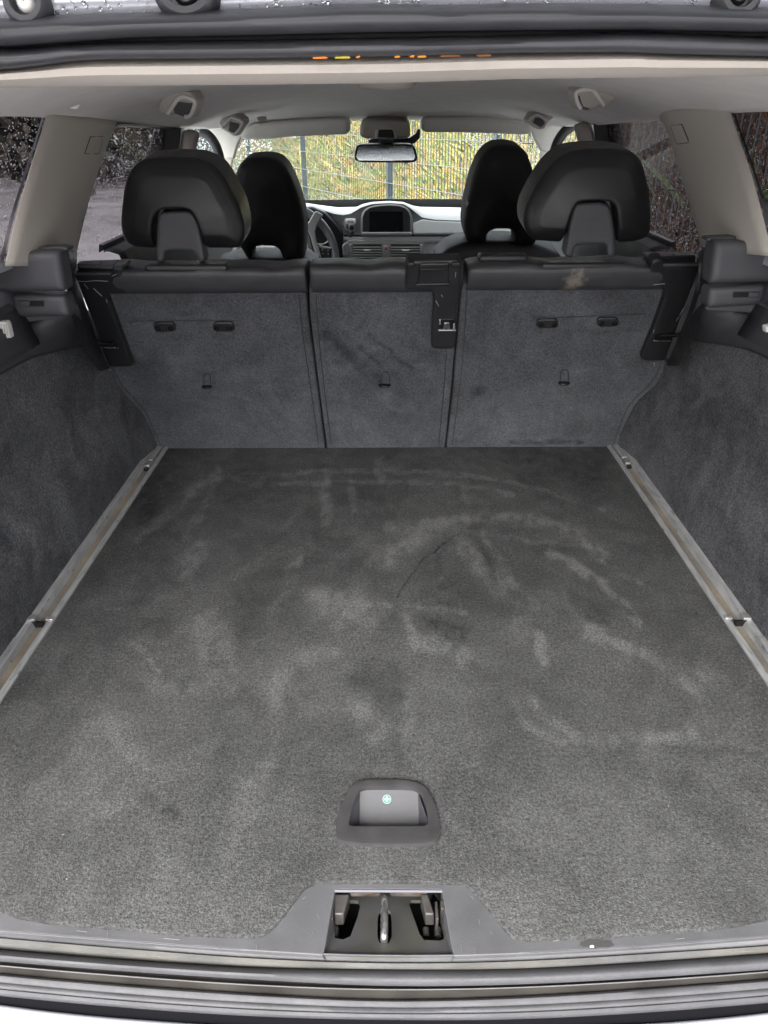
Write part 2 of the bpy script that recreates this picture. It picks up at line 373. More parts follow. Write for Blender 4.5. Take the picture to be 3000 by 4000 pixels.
floor_marks = [
 (FS((25, 335), (150, 240), (200, 185), (290, 115)), 22, .5), (FS((190, 330), (240, 240), (290, 140)), 18, .3),
 (FS((500, 125), (650, 108), (1100, 125), (1300, 165), (1540, 240)), 11, .42), (FS((500, 157), (800, 148), (1100, 158), (1250, 195)), 9, .4),
 (FS((640, 130), (645, 200), (640, 290)), 26, .5), (FS((722, 150), (730, 240)), 14, .35), (FS((820, 90), (815, 135)), 24, .4),
 (FS((850, 300), (950, 290), (1100, 272), (1250, 265), (1380, 285), (1470, 330), (1545, 395)), 26, .6),
 (FS((800, 410), (900, 340), (1000, 305)), 42, .45), (FS((850, 400), (940, 340)), 40, .3),
 (FS((1075, 330), (1130, 420), (1210, 490)), 38, .5), (FS((1150, 320), (1205, 400), (1255, 495)), 16, .5),
 (FS((1090, 130), (1095, 280)), 16, .35), (FS((1100, 310), (1300, 345), (1500, 360)), 10, .3),
 (FS((1370, 385), (1450, 420), (1560, 500), (1659, 610)), 20, .7), (FS((1540, 400), (1600, 450), (1659, 480)), 12, .4),
 (FS((1410, 500), (1450, 590), (1520, 640), (1600, 680)), 16, .3), (FS((1490, 620), (1560, 640), (1659, 720)), 22, .35),
 (FS((600, 540), (700, 540), (780, 580)), 60, .5), (FS((600, 530), (1090, 575)), 14, .4), (FS((900, 590), (925, 655)), 24, .4),
 (FS((930, 680), (1060, 690), (1085, 720)), 34, .45), (FS((1335, 650), (1345, 735)), 24, .9), (FS((740, 480), (700, 620)), 50, .25),
 (FS((760, 900), (800, 960)), 60, .4), (FS((925, 830), (900, 970)), 34, .35), (FS((225, 375), (180, 430)), 48, .4),
 (FS((15, 680), (60, 720), (100, 765)), 14, .6), (FS((260, 610), (300, 760)), 80, .4), (FS((50, 790), (160, 830), (330, 820)), 32, .35),
 (FS((1270, 930), (1330, 960), (1410, 1000)), 18, .45), (FS((1300, 560), (1270, 640)), 44, .3), (FS((480, 860), (450, 1060)), 40, .25),
 (FS((660, 690), (500, 760), (480, 820)), 40, .3), (FS((470, 560), (560, 400)), 26, .28), (FS((560, 400), (520, 430)), 14, .3),
 (FS((870, 530), (905, 470), (950, 410), (1010, 365), (1085, 312)), 5, -.4), (FS((1010, 430), (1040, 540)), 75, -.18), (FS((760, 460),), 110, -.15),
 (FS((380, 560), (370, 700)), 90, -.15), (FS((800, 240), (880, 250)), 90, -.15), (FS((740, 800),), 60, -.25), (FS((850, 850),), 60, -.25),
 (FS((120, 150), (60, 240)), 90, -.25), (FS((1300, 60), (1500, 120)), 90, -.2), (FS((400, 180),), 130, -.2), (FS((1150, 370), (1180, 440)), 14, -.4),
 (FS((960, 610), (1080, 640)), 40, -.35), (FS((1460, 560), (1560, 620)), 50, -.3), (FS((40, 570), (100, 620)), 70, -.25),
 ([(2300, 2480), (2560, 2560), (2720, 2720), (2740, 2800)], 26, .35), ([(2080, 2740), (2250, 2900), (2700, 2870)], 28, .35), ([(2740, 2650), (2740, 2840)], 60, .25),
 ([(560, 3100), (640, 3160), (700, 3200)], 30, -.25), ([(300, 3000), (500, 2900)], 160, .15), ([(2100, 3200), (2500, 3300)], 160, .12), ([(1000, 3000), (940, 3300)], 70, .25)]
V = []; 
for i in range(NR):
    t = i/(NR-1)
    for j, x in enumerate(XS): V.append((x, yn[j]+(1.714-yn[j])*t, .0005*math.sin(9*x+5*t)*math.sin(13*t)))
V = np.array(V); at = strokes_field(V, floor_marks)*1.05+nap(V[:, 0], V[:, 1], 3)*.5+.11*np.clip((1.25-V[:, 1])/.5, -1, 1)  # last term paints light fall-off: near end lighter, far end darker
tt = np.repeat(np.linspace(0, 1, NR), len(XS)); at = np.clip(at, -.75, 1.2)
c = len(XS)
cupo = [(1307, 3275), (1319, 3191), (1362, 3089), (1392, 3061), (1452, 3052), (1603, 3054), (1663, 3077), (1699, 3143), (1720, 3221), (1723, 3281), (1693, 3306), (1512, 3312), (1337, 3303)]
Q = np.array([PZ(u, v, 0)[:2] for u, v in cupo]); ctr = Q.mean(0)
keep = []
Qs = ctr+(Q-ctr)*.93; P2 = V[:, :2]; dd, ii = sdf(P2, Qs)
for f in grid_faces(NR, c):
    if not ii[list(f)].all(): keep.append(f)
# turned-down near edge, its colour darkened to imitate shade beside the sill
base = len(V); V = np.vstack([V, V[:c]+[0, -.0015, -.012]]); at[:c] -= .35; at = np.r_[at, np.full(c, -.7)]
keep += [(j, j+1, base+j+1, base+j) for j in range(c-1)]
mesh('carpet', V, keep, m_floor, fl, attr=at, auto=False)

# handle cup: flange, walls, ramp, grip lip, sticker
cup = empty('handle_cup', (0, 0, 0)); cup.parent = fl; cup.location = Vector((ctr[0], ctr[1], .002))-fl.location
def Zp(px, z): return np.array([PZ(u, v, z) for u, v in px])
outer = resample(smooth_line(Zp(cupo, .001), 2, True), 72, True)
inner_px = [(1360, 3222), (1375, 3165), (1398, 3094), (1412, 3079), (1440, 3075), (1600, 3076), (1630, 3084), (1646, 3100), (1668, 3160), (1674, 3210), (1668, 3228), (1620, 3230), (1400, 3230), (1365, 3228)]
inner = resample(smooth_line(Zp(inner_px, .003), 1, True), 72, True)
def align(A, B):
    k = min(range(len(A)), key=lambda s: np.linalg.norm(np.roll(A, -s, 0)-B, axis=1).sum()); return np.roll(A, -k, 0)
inner = align(inner, outer)
mid1 = outer*.96+inner*.04; mid1[:, 2] = .006
mid2 = outer*.82+inner*.18; mid2[:, 2] = .0065
i2 = inner.copy(); i2[:, 2] = .004; i3 = inner.copy(); i3[:, 2] = -.002
m_cup = mat('cup_flange', (.036, .035, .036), .42, var=.2, vs=40, rvar=.1, bump=.2, bs=1000)
m_cupin = mat('cup_recess', (.060, .060, .064), .5, var=.06, vs=30, bump=.2, bs=900)
m_cups = mat('cup_side', (.045, .045, .052), .5)
loft('flange', [outer, mid1, mid2, i2, i3], m_cup, cup, closed=True)
# recess: bright ramp falling towards the grip, side walls, hidden pocket under the lip
yf, yb = PZ(1505, 3078, 0)[1], PZ(1505, 3230, 0)[1]
xl, xr = PZ(1405, 3100, 0)[0], PZ(1637, 3100, 0)[0]
dz = -.038
ramp_top = [np.array([x, yf, -.002]) for x in (xl, xr)]
br = MB(); br.add([(xl, yf+.001, -.001), (xr, yf+.001, -.001), (xr, yb-.004, dz), (xl, yb-.004, dz), (xr, yb-.03, dz-.004), (xl, yb-.03, dz-.004)], [(0, 1, 2, 3), (3, 2, 4, 5)])
rp = br.obj('recess_ramp', m_cupin, cup)
I = inner; sd_ = MB()
x0o, x1o = inner[:, 0].min(), inner[:, 0].max()
sd_.add([(xl, yf, -.001), (xl, yb-.004, dz), (x0o-.004, yb-.004, -.004), (x0o+.012, yf+.002, -.003), (xl, yb-.03, dz)], [(0, 1, 2, 3), (1, 4, 2)])
sd_.add([(xr, yf, -.001), (xr, yb-.004, dz), (x1o+.004, yb-.004, -.004), (x1o-.012, yf+.002, -.003), (xr, yb-.03, dz)], [(0, 1, 2, 3), (1, 4, 2)])
sd_.add([(x0o-.01, yb-.03, dz-.01), (x1o+.01, yb-.03, dz-.01), (x1o+.01, yb-.03, -.001), (x0o-.01, yb-.03, -.001)], [(0, 1, 2, 3)])
sd_.obj('recess_side', m_cups, cup, smooth=False)
# round green first-aid sticker: white disc, green disc, white cross
c0 = np.array([PP(1511, 3122, np.array([0, yf, -.001]), np.array([0, -(-dz), (yf-yb+.004)]))][0])
nrm = np.array([0, dz*-1*-1, yf-yb]); slope = math.atan2(-dz, yf-yb)
ex = np.array([1., 0, 0]); ey = np.array([0, math.cos(slope), math.sin(slope)]); ez = np.cross(ex, ey)
def onramp(pts, h): return [c0+ex*x+ey*y+ez*h for x, y in pts]
circ = lambda r, n=32: [(r*math.cos(2*math.pi*i/n), r*math.sin(2*math.pi*i/n)) for i in range(n)]
st = mesh('sticker', onramp(circ(.0055), .0004), [tuple(range(32))], m_labelw, cup, smooth=False)
mesh('sticker_ground', onramp(circ(.0047), .0007), [tuple(range(32))], m_green, st, smooth=False) if False else None
mesh('sticker_disc', onramp(circ(.0047), .0007), [tuple(range(32))], m_green, cup, smooth=False)
q = .0012; L_ = .0034
cr = [(-q, -L_), (q, -L_), (q, -q), (L_, -q), (L_, q), (q, q), (q, L_), (-q, L_), (-q, q), (-L_, q), (-L_, -q), (-q, -q)]
mesh('sticker_cross', onramp(cr, .001), [tuple(range(12))], m_labelw, cup, smooth=False)

# ---- crumbs and grit on the floor
g = MB()
for _ in range(420):
    x = rng.uniform(-.57, .57); y = rng.uniform(.46, 1.70)
    if rng.random() < .4: x = rng.choice([-1, 1])*(.570-abs(rng.normal(0, .03)))
    if y < np.interp(x, XS, yn)+.004 or (abs(x-ctr[0]) < .062 and abs(y-ctr[1]) < .05): continue
    s_ = .0003+.0009*rng.random()**4; a = rng.uniform(0, 6.28); el = rng.uniform(.3, 1.2)
    ca, sa = math.cos(a), math.sin(a)
    pts = [(-s_, -s_*.6*el, 0), (s_, -s_*.5*el, 0), (s_*.3, s_*el, 0), (0, 0, s_*.8)]
    g.add([(x+px*ca-py*sa, y+px*sa+py*ca, .0008+pz) for px, py, pz in pts], [(0, 1, 2), (0, 1, 3), (1, 2, 3), (2, 0, 3)])
tag(g.obj('grit', mat('pale_grit', (.32, .28, .23), .7), smooth=False), 'pale crumbs and grit scattered over the boot carpet', 'grit', kind='stuff')

# ---- aluminium rails
def rail(s, lab):
    root = empty('cargo_rail', (s*.6, 1.2, 0), lab, 'rail', 'aluminium cargo rails beside the boot floor'); 
    prof = [(.577, -.004), (.577, .003), (.579, .0045), (.587, .0045), (.588, -.0045)]
    prof2 = [(.588, -.0045), (.6065, -.0048)]
    prof3 = [(.6065, -.0048), (.608, .0025), (.6095, .0055), (.6175, .0062), (.6205, .0085), (.623, .0085), (.6235, -.003)]
    ys = np.linspace(.50, 1.733, 60)
    for nm, pr, mm in (('inner_flange', prof, m_alu), ('groove', prof2, m_dirt), ('outer_lip', prof3, m_alu)):
        loft(nm, [[(s*x, y, z) for x, z in pr] for y in ys], mm, root)
    # stop block near the seat, split joint towards the sill
    u, v = ((591, 1815) if s < 0 else (2441, 1805)); yq = PZ(u, v, .004)[1]
    tk = MB(); tk.box((s*.5925, yq-.008, -.004), (s*.6055, yq+.02, .006)); o = tk.obj('rail_stop', m_silver, root, bevel=.0015)
    tk = MB(); tk.box((s*.594, yq-.022, -.0045), (s*.604, yq-.009, .002)); tk.obj('stop_hole', m_paintd, root, bevel=.001)
    tk = MB(); tk.box((s*.592, yq+.024, -.004), (s*.606, 1.73, .0068)); tk.obj('end_cover', m_alu, root, bevel=.001)
    u, v = ((165, 2420) if s < 0 else (2850, 2415)); yq = PZ(u, v, .004)[1]
    tk = MB(); tk.box((s*.578, yq-.004, .004), (s*.591, yq+.004, .0075)); tk.box((s*.607, yq-.008, .005), (s*.6225, yq+.004, .0105)); tk.obj('joint_clip', m_silver, root, bevel=.001)
    tk = MB(); tk.box((s*.592, yq-.0115, -.0046), (s*.612, yq-.007, .0062)); tk.obj('joint_gap', m_paintd, root)
    tk = MB(); tk.box((s*.6065, yq-.17, .004), (s*.6255, yq-.055, .0095)); tk.obj('splice_plate', m_alu, root, bevel=.001)
rail(-1, 'aluminium cargo rail with sandy groove along the left edge of the boot floor')
rail(1, 'aluminium cargo rail with sandy groove along the right edge of the boot floor')

# ---- carpeted side walls (cross-section measured at the seat, swept to the sill)
cs = np.array([(.6235, -.02), (.6235, .0), (.6225, .03), (.622, .053), (.624, .114), (.636, .162), (.649, .203), (.652, .26), (.655, .40)])
def wallx(z, y):
    k = np.clip((1.72-y)/.1, 0, 1)
    x = np.interp(z, cs[:, 1], cs[:, 0]); x0 = np.interp(z, [0, .053, .114, .162, .203, .26], [.608, .608, .613, .634, .649, .652])
    return x*k+x0*(1-k)
def side_wall(s, top_px, label):
    tp = np.array([PX(u, v, s*.655) for u, v in top_px]); tp = tp[np.argsort(tp[:, 1])]
    ys = np.unique(np.r_[np.linspace(.40, 1.60, 170), np.linspace(1.6, 1.735, 24)]); rings = []
    for y in ys:
        zt = np.interp(y, tp[:, 1], tp[:, 2]); zt = min(zt, np.interp(y, [1.6, 1.75], [.5, .1]) if y > 1.62 else 9)
        zs = np.linspace(-.03, zt, 64)
        rings.append([(s*(wallx(z, y)+.004*math.sin(5*y+7*z)*min(1, max(z, 0)/.1)+.0*y), y, z) for z in zs])
    VV = np.vstack(rings); o = loft('side_carpet', rings, m_wall, car, thick=.006, attr=np.clip(nap(VV[:, 1]*1.0, VV[:, 2]*1.0, 20+s)*.5, -.6, .9)); tag(o, label); return o, tp
wl, tpl = side_wall(-1, [(0, 1455), (60, 1420), (120, 1391), (230, 1368), (319, 1346), (345, 1375), (386, 1446), (425, 1430)], 'left carpeted side wall')
wr, tpr = side_wall(1, [(3000, 1394), (2960, 1372), (2931, 1361), (2800, 1340), (2720, 1326), (2693, 1325), (2675, 1350), (2648, 1424), (2603, 1406)], 'right carpeted side wall')

# ---- charcoal mouldings above the side walls
def moulding(s, lab, P):
    f = lambda px: px
    root = empty('side_moulding', (0, 0, 0)); root.parent = car; root.location = Vector((s*.62, 1.4, .35))-car.location; tag(root, lab)
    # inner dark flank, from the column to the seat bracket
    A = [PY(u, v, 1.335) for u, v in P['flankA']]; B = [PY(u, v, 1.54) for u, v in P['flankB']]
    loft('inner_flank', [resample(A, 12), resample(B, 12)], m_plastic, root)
    # lit lower apron, curving down to the carpet edge
    top = [PY(u, v, 1.36) for u, v in P['aprT']]; bot = [PX(u, v, s*.648) for u, v in P['aprB']]
    T_, B_ = resample(top, 14), resample(bot, 14); M1 = T_*.66+B_*.34+[s*.004, .012, 0]; M2 = T_*.33+B_*.67+[s*.006, .01, 0]
    loft('apron', [T_, M1, M2, B_], m_graypl, root, thick=.004)
    # lower and upper column boxes
    inflate('column_lower', P['low'], yp(1.325), FN, .03, m_graypl, root, r=.012, h=.010, res=.006, sm=1)
    u0 = inflate('column_upper', P['up'], yp(1.315), FN, .03, m_graypl, root, r=.014, h=.012, res=.006, sm=1)
    slab('slot', P['slot'], yp(1.314), FN, .002, m_paintd, root, off=.0005, bevel=0)
    slab('slot_catch', P['slotc'], yp(1.312), FN, .002, m_graypl, root, off=.0005, bevel=.0005)
    slab('column_ledge', P['ledge'], yp(1.33), FN, .02, m_graypl, root, bevel=.003, seg=3)
    return root
ml = moulding(-1, 'left charcoal plastic column and apron', dict(
    flankA=[(240, 972), (262, 1138), (280, 1240), (306, 1310), (340, 1390), (386, 1450)], flankB=[(302, 985), (300, 1020), (302, 1099), (345, 1220), (416, 1406), (428, 1440)],
    aprT=[(-60, 1235), (60, 1255), (277, 1225), (300, 1190)], aprB=[(-60, 1490), (120, 1391), (319, 1346), (345, 1350)],
    up=[(-160, 1060), (-60, 1040), (0, 1020), (18, 1003), (39, 988), (60, 981), (238, 978), (245, 1010), (262, 1136), (50, 1140), (-160, 1132)],
    low=[(46, 1146), (259, 1151), (268, 1190), (278, 1236), (180, 1234), (66, 1238)], slot=[(72, 1174), (170, 1175), (171, 1197), (78, 1197)], slotc=[(74, 1176), (115, 1177), (114, 1196), (79, 1195)],
    ledge=[(60, 1232), (276, 1230), (278, 1236), (200, 1246), (64, 1264), (58, 1250)]))
mr = moulding(1, 'right charcoal plastic column and apron', dict(
    flankA=[(2785, 945), (2764, 1108), (2750, 1201), (2722, 1290), (2690, 1360), (2648, 1428)], flankB=[(2728, 985), (2733, 1000), (2730, 1060), (2690, 1200), (2610, 1400), (2600, 1430)],
    aprT=[(3060, 1180), (2964, 1195), (2756, 1203), (2735, 1150)], aprB=[(3060, 1420), (2931, 1361), (2693, 1325), (2670, 1340)],
    up=[(3200, 950), (3060, 945), (3000, 941), (2788, 938), (2778, 990), (2765, 1106), (2990, 1100), (3200, 1100)],
    low=[(2768, 1121), (2986, 1106), (2978, 1150), (2964, 1187), (2860, 1196), (2758, 1202), (2760, 1160)], slot=[(2867, 1140), (2968, 1140), (2965, 1162), (2864, 1162)], slotc=[(2926, 1142), (2965, 1142), (2962, 1160), (2924, 1161)],
    ledge=[(2757, 1196), (2964, 1183), (2986, 1205), (2976, 1226), (2760, 1214)]))
# beige shoulders just above the columns, dark ledge tops
for s, px, nm in ((-1, [(-100, 1000), (30, 985), (70, 968), (235, 962), (265, 969), (262, 981), (238, 984), (39, 992), (-100, 1062)], 'column_cap'), (1, [(2760, 932), (2780, 926), (2930, 921), (2960, 926), (3100, 945), (3100, 962), (2790, 948), (2768, 944)], 'column_cap')):
    slab(nm, px, yp(1.335), FN, .03, m_graypl, ml if s < 0 else mr, bevel=.006, seg=3)
slab('boot_lamp', [(-60, 1262), (15, 1258), (24, 1262), (38, 1318), (36, 1330), (-10, 1362), (-60, 1375)], yp(1.24), FN, .02, m_white, ml, bevel=.004, seg=3)
lm = MB()
for k in range(3):
    a = np.array([PY(8+k*7-6*k, 1268, 1.2395)])[0]; 
    u = 2+k*10; A = [PY(u, 1266, 1.2395), PY(u+4, 1266, 1.2395), PY(u+14, 1335, 1.2395), PY(u+10, 1338, 1.2395)]; A = np.array(A)
    lm.add(np.vstack([A, A-[0, .004, 0]]), [(4, 5, 6, 7), (0, 1, 5, 4), (1, 2, 6, 5), (2, 3, 7, 6), (3, 0, 4, 7)])
lm.obj('lens_rib', m_white, ml)
slab('boot_lamp', [(2993, 1278), (3060, 1262), (3060, 1345), (2996, 1305)], yp(1.24), FN, .02, m_white, mr, bevel=.004, seg=3)
# black plates that carry the lock loops, beside the seat
slab('lock_plate', [(300, 1100), (345, 1230), (380, 1320), (428, 1432), (386, 1447), (352, 1350), (318, 1270), (300, 1180)], yp(1.52), (0.3, -1, 0), .006, m_plastic, ml, bevel=.001)
slab('lock_plate', [(2730, 1060), (2735, 1090), (2712, 1210), (2700, 1300), (2680, 1340), (2648, 1424), (2600, 1398), (2650, 1260)], yp(1.52), (-.3, -1, 0), .006, m_plastic, mr, bevel=.001)
# wall panels nearer the camera, under the quarter windows
for s, tp in ((-1, tpl), (1, tpr)):
    ys = np.linspace(.40, 1.33, 16); rg = []
    for y in ys:
        zt = np.interp(y, tp[:, 1], tp[:, 2]); rg.append([(s*.655, y, zt-.004), (s*.660, y, zt+.02), (s*.672, y, max(zt+.03, .43)), (s*.682, y, max(zt+.05, .455)), (s*.70, y, max(zt+.05, .46))])
    loft('upper_side_panel', rg, m_graypl, car, thick=.005)

# ---- beige pillars between the side windows
def pillar(s, Lp, Rp, lab, tag_px):
    Lr = resample(smooth_line([PX(u, v, s*(.60+.22*(.76-z))) for u, v, z in Lp], 2), 24); Rr = resample(smooth_line([PX(u, v, s*(.60+.22*(.76-z))) for u, v, z in Rp], 2), 24)
    rings = []
    for k in np.linspace(0, 1, 14):
        b = math.sin(math.pi*k)**.8
        rings.append(Lr*(1-k)+Rr*k+np.array([-s*.028*b, 0, 0]))
    rings = rings+[rings[-1]+np.array([s*.03, .004, 0])]
    o = loft('pillar_trim', rings, m_pillar, car, thick=.003); tag(o, lab)
    w_ = np.linspace(16, 26, len(Lr)); q_ = project(Lr); loft('window_edge_seal', [Lr+np.array([s*.004, 0, 0]), [PX(a[0]+s*w, a[1], b[0]+s*.010) for a, b, w in zip(q_, Lr, w_)], [PX(a[0]+s*w, a[1], b[0]+s*.02) for a, b, w in zip(q_, Lr, w_)]], m_gloss, o)
    B4 = np.array(tag_px['badge'])+np.array([-s*.0012, 0, 0]); mesh('pillar_badge', np.vstack([B4, B4+np.array([s*.01, .004, 0])]), [(0, 1, 2, 3), (7, 6, 5, 4), (0, 4, 5, 1), (1, 5, 6, 2), (2, 6, 7, 3), (3, 7, 4, 0)], m_pillar, o, bevel=.0008)
    E_ = resample(np.vstack([B4, B4[:1]]), 24)+np.array([s*.0006, 0, 0]); tube('badge_gap', E_, .0011, m_graypl, o, seg=6)
    return o
pl_ = pillar(-1, [(182, 446, .76), (172, 490, .74), (150, 560, .72), (100, 720, .66), (60, 860, .61), (26, 1010, .56), (20, 1040, .54)],
       [(455, 478, .75), (445, 500, .74), (430, 530, .72), (405, 600, .70), (370, 700, .65), (330, 840, .59), (296, 985, .53), (290, 1030, .51)], 'beige left pillar behind the rear door window',
       dict(frit=[(166, 449), (184, 449), (176, 500), (140, 600), (104, 730), (64, 870), (30, 1000), (5, 1020), (40, 870), (84, 715), (130, 570), (158, 500)], badge=[(-.579, 1.567, .729), (-.582, 1.646, .728), (-.588, 1.621, .697), (-.584, 1.535, .701)]))
pr_ = pillar(1, [(2842, 398, .77), (2850, 430, .76), (2880, 520, .73), (2935, 680, .67), (2975, 830, .62), (3010, 970, .57), (3016, 1000, .55)],
       [(2566, 437, .76), (2585, 470, .75), (2605, 500, .735), (2625, 560, .72), (2655, 660, .67), (2695, 790, .61), (2738, 930, .55), (2744, 960, .54)], 'beige right pillar behind the rear door window',
       dict(frit=[(2842, 398), (2858, 398), (2866, 440), (2900, 540), (2955, 690), (2996, 840), (3030, 980), (3012, 985), (2978, 850), (2936, 690), (2880, 540), (2850, 450)], badge=[(.575, 1.573, .744), (.579, 1.646, .742), (.584, 1.607, .709), (.580, 1.532, .714)]))

# ---- headliner
YS = np.linspace(.66, 2.80, 60)
def zc(y): return np.interp(y, [.66, .9, 1.3, 1.8, 2.3, 2.6, 2.8], [.812, .826, .835, .835, .815, .785, .752])
def zs_(y): return np.interp(y, [.66, 1.4, 1.85, 2.4, 2.8], [.772, .766, .752, .736, .728])
rings = []
for y in YS:
    ww = np.interp(y, [.66, 2.3, 2.8], [.615, .60, .57]); xs = np.linspace(-1, 1, 61)
    rings.append([(x*ww, y, zc(y)-(zc(y)-zs_(y))*abs(x)**3.2) for x in xs])
hl = loft('headliner', rings, m_head, car, thick=.006)
# roof skin above so that no light leaks in
loft('roof_skin', [[(x, y, z) for x, z in ((-.655, .785), (-.645, .81), (-.55, .865), (0, .905), (.55, .865), (.645, .81), (.655, .785))] for y in (.60, 1.2, 2.0, 2.6, 2.85)], m_paint, car, n=25, thick=.004)
# rear roof trim (bright beige band), its lower edge rolled under
def wide(P): return [(-1700, P[0][1]+14)]+P+[(4700, P[-1][1]+14)]
t_top = wide([(0, 268), (150, 252), (250, 238), (320, 232), (450, 228), (1000, 224), (1500, 219), (2000, 206), (2480, 199), (2560, 206), (3000, 216)])
t_bot = wide([(0, 343), (400, 336), (1000, 331), (1510, 325), (2000, 309), (3000, 297)])
def pxline(P, n=60): 
    P = np.array(P, float); x = np.linspace(P[0, 0], P[-1, 0], n); return np.stack([x, np.interp(x, P[:, 0], P[:, 1])], 1)
TT, TB = pxline(t_top, 140), pxline(t_bot, 140)
rg = [[PY(u, v-16, .622) for u, v in TT], [PY(u, v, .612) for u, v in TT], [PY(u, v+3, .608) for u, v in TT]]
for k, dy in ((.3, .602), (.6, .603), (.85, .614), (1.0, .635)):
    rg.append([PY(a[0], a[1]*(1-k)+b[1]*k, dy) for a, b in zip(TT, TB)])
last = np.array(rg[-1]); rg.append(last+[0, .03, .004]); rg.append(last+[0, .05, .03])
tag(loft('rear_roof_trim', rg, m_beige, car), 'pale beige plastic band across the rear edge of the roof')
# roof dome lamp peeping below the band
dl = empty('dome_lamp', (0, 1.9, .82)); dl.parent = car; dl.location = Vector((-.002, 1.62, .826))-car.location
cx = PY(1512, 345, 1.62)[0]
rr = [[(cx+r*math.cos(a), 1.62+r*math.sin(a)*.8, z) for a in np.linspace(0, 2*math.pi, 40, endpoint=False)] for r, z in ((.058, .834), (.057, .814), (.050, .808), (.047, .8105))]
loft('lamp_ring', rr, m_beige, dl, closed=True)
mesh('lamp_lens', rr[-1], [tuple(range(40))], m_beige, dl)

# ---- tailgate opening: rubber seals and painted roof channel
def band(name, spec, m, label, parent):
    rg = []
    for line, y in spec: L = pxline(wide(line), 120); rg.append([PY(u, v, y) for u, v in L])
    o = loft(name, rg, m, parent); tag(o, label); return o
lo = lambda P, d: [(u, v+d) for u, v in P]
s2t = [(0, 190), (150, 182), (250, 172), (320, 166), (1000, 158), (1500, 150), (2000, 140), (2300, 130), (2450, 123), (2600, 126), (3000, 145)]
s2b = [(0, 272), (150, 256), (240, 242), (300, 233), (450, 230), (1000, 226), (1500, 219), (2000, 206), (2480, 201), (2560, 208), (3000, 218)]
def mixp(A, B, k, x=None):
    xs = np.linspace(-1700, 4700, 60); return [(u, np.interp(u, [p[0] for p in A], [p[1] for p in A])*(1-k)+np.interp(u, [p[0] for p in B], [p[1] for p in B])*k) for u in xs]
def tubeband(name, A, B, y0, bulge, m, label):
    rg = []
    for k in np.linspace(0, 1, 9):
        kk = .5-.5*math.cos(math.pi*k); L = mixp(A, B, kk); rg.append([PY(u, v, y0-bulge*math.sin(math.pi*k)) for u, v in L])
    back = np.array(rg[-1])+[0, .012, -.0]; rg.append(back); rg.insert(0, np.array(rg[0])+[0, .012, 0])
    o = loft(name, rg, m, car); tag(o, label); return o
tubeband('inner_roof_seal', s2t, s2b, .600, .012, m_rubber, 'inner rubber seal above the beige roof band')
s1t = [(0, 72), (200, 60), (500, 50), (1000, 33), (1200, 24), (1350, 13), (1500, 15), (1750, 19), (2000, 12), (2500, 14), (3000, 30)]
s1m = [(0, 120), (500, 92), (1000, 80), (1500, 72), (2000, 60), (3000, 66)]
s1b = [(0, 176), (250, 158), (500, 140), (1000, 130), (1500, 118), (2000, 112), (2500, 108), (3000, 118)]
tubeband('outer_roof_seal', s1t, s1b, .585, .016, m_rubber, 'outer rubber seal along the top of the boot opening')
tubeband('seal_channel', lo(s1b, -12), lo(s2t, 14), .606, .001, m_gloss, 'dark channel between the two roof seals')
rg = [[PY(u, v, y) for u, v in pxline(wide(L), 60)] for L, y in ((lo(s1t, 10), .592), (lo(s1t, -4), .590), (lo(s1t, -60), .588), (lo(s1t, -190), .600), (lo(s1t, -330), .63))]
tag(loft('roof_channel', rg, m_paint, car), 'wet painted roof edge above the outer seal')
for k, (u, v, r, mm) in enumerate(((108, 14, .0125, m_graypl), (728, -30, .018, m_rubber), (2880, -16, .0125, m_graypl))):
    p0 = PY(u, v, .585); a, b, n = plane_axes((0, -1, .2)); rgx = []
    for rr_, h in ((r*1.25, -.006), (r*1.2, .004), (r*1.0, .008), (r*.72, .008), (r*.66, .002)): rgx.append([p0+a*rr_*math.cos(t)+b*rr_*math.sin(t)*(.8 if k == 1 else 1)+n*h for t in np.linspace(0, 2*math.pi, 32, endpoint=False)])
    rb = loft('rubber_buffer', rgx, mm, car, closed=True); tag(rb, ('grey rubber stop with pale plug at the top left', 'black rubber lump on the roof channel', 'grey rubber stop at the top right')[k])
    rgx = [[p0+a*rr_*math.cos(t)+b*rr_*math.sin(t)+n*h for t in np.linspace(0, 2*math.pi, 20, endpoint=False)] for rr_, h in ((r*.5, .002), (r*.42, .005), (r*.3, .006), (.0005, .006))]
    loft('buffer_plug', rgx, m_cream if k == 0 else m_gloss, rb, closed=True)
# wet leaves caught between seal and trim
for k, (u, v, w_, mm) in enumerate(((1250, 216, 60, m_leaf_o), (1338, 215, 62, m_leaf_y), (1398, 213, 18, m_leaf_o), (1552, 212, 24, m_leaf_o), (1610, 210, 20, m_leaf_o), (1648, 211, 36, m_leaf_o), (1760, 209, 80, m_leaf_b), (1890, 207, 60, m_leaf_b))):
    v += 8; A = [PY(u-w_/2, v+5, .586), PY(u-w_/2+3, v-1, .5862), PY(u+w_/3, v-3, .5864), PY(u+w_/2, v, .586), PY(u+w_/2-4, v+5, .5855), PY(u-w_/4, v+6, .5856)]; A = np.array(A)
    A[:, 2] -= 0
    tag(mesh('fallen_leaf', np.vstack([A, A+[0, .0006, 0]]), [(0, 1, 2, 3, 4, 5), tuple(range(6, 12))[::-1]]+[(i, (i+1) % 6, (i+1) % 6+6, i+6) for i in range(6)], mm), ('leftmost small wet orange leaf scrap above the beige roof band', 'wet yellow leaf scrap above the beige roof band', 'tiny orange leaf crumb just right of the yellow scrap', 'orange leaf scrap above the band, left of the centre pair', 'tiny orange leaf crumb in the middle of the centre group', 'bright orange leaf scrap at the right of the centre group', 'long brown leaf scrap, second from the right', 'rightmost long brown leaf scrap above the beige roof band')[k], 'leaf', 'leaf scraps above the roof band')

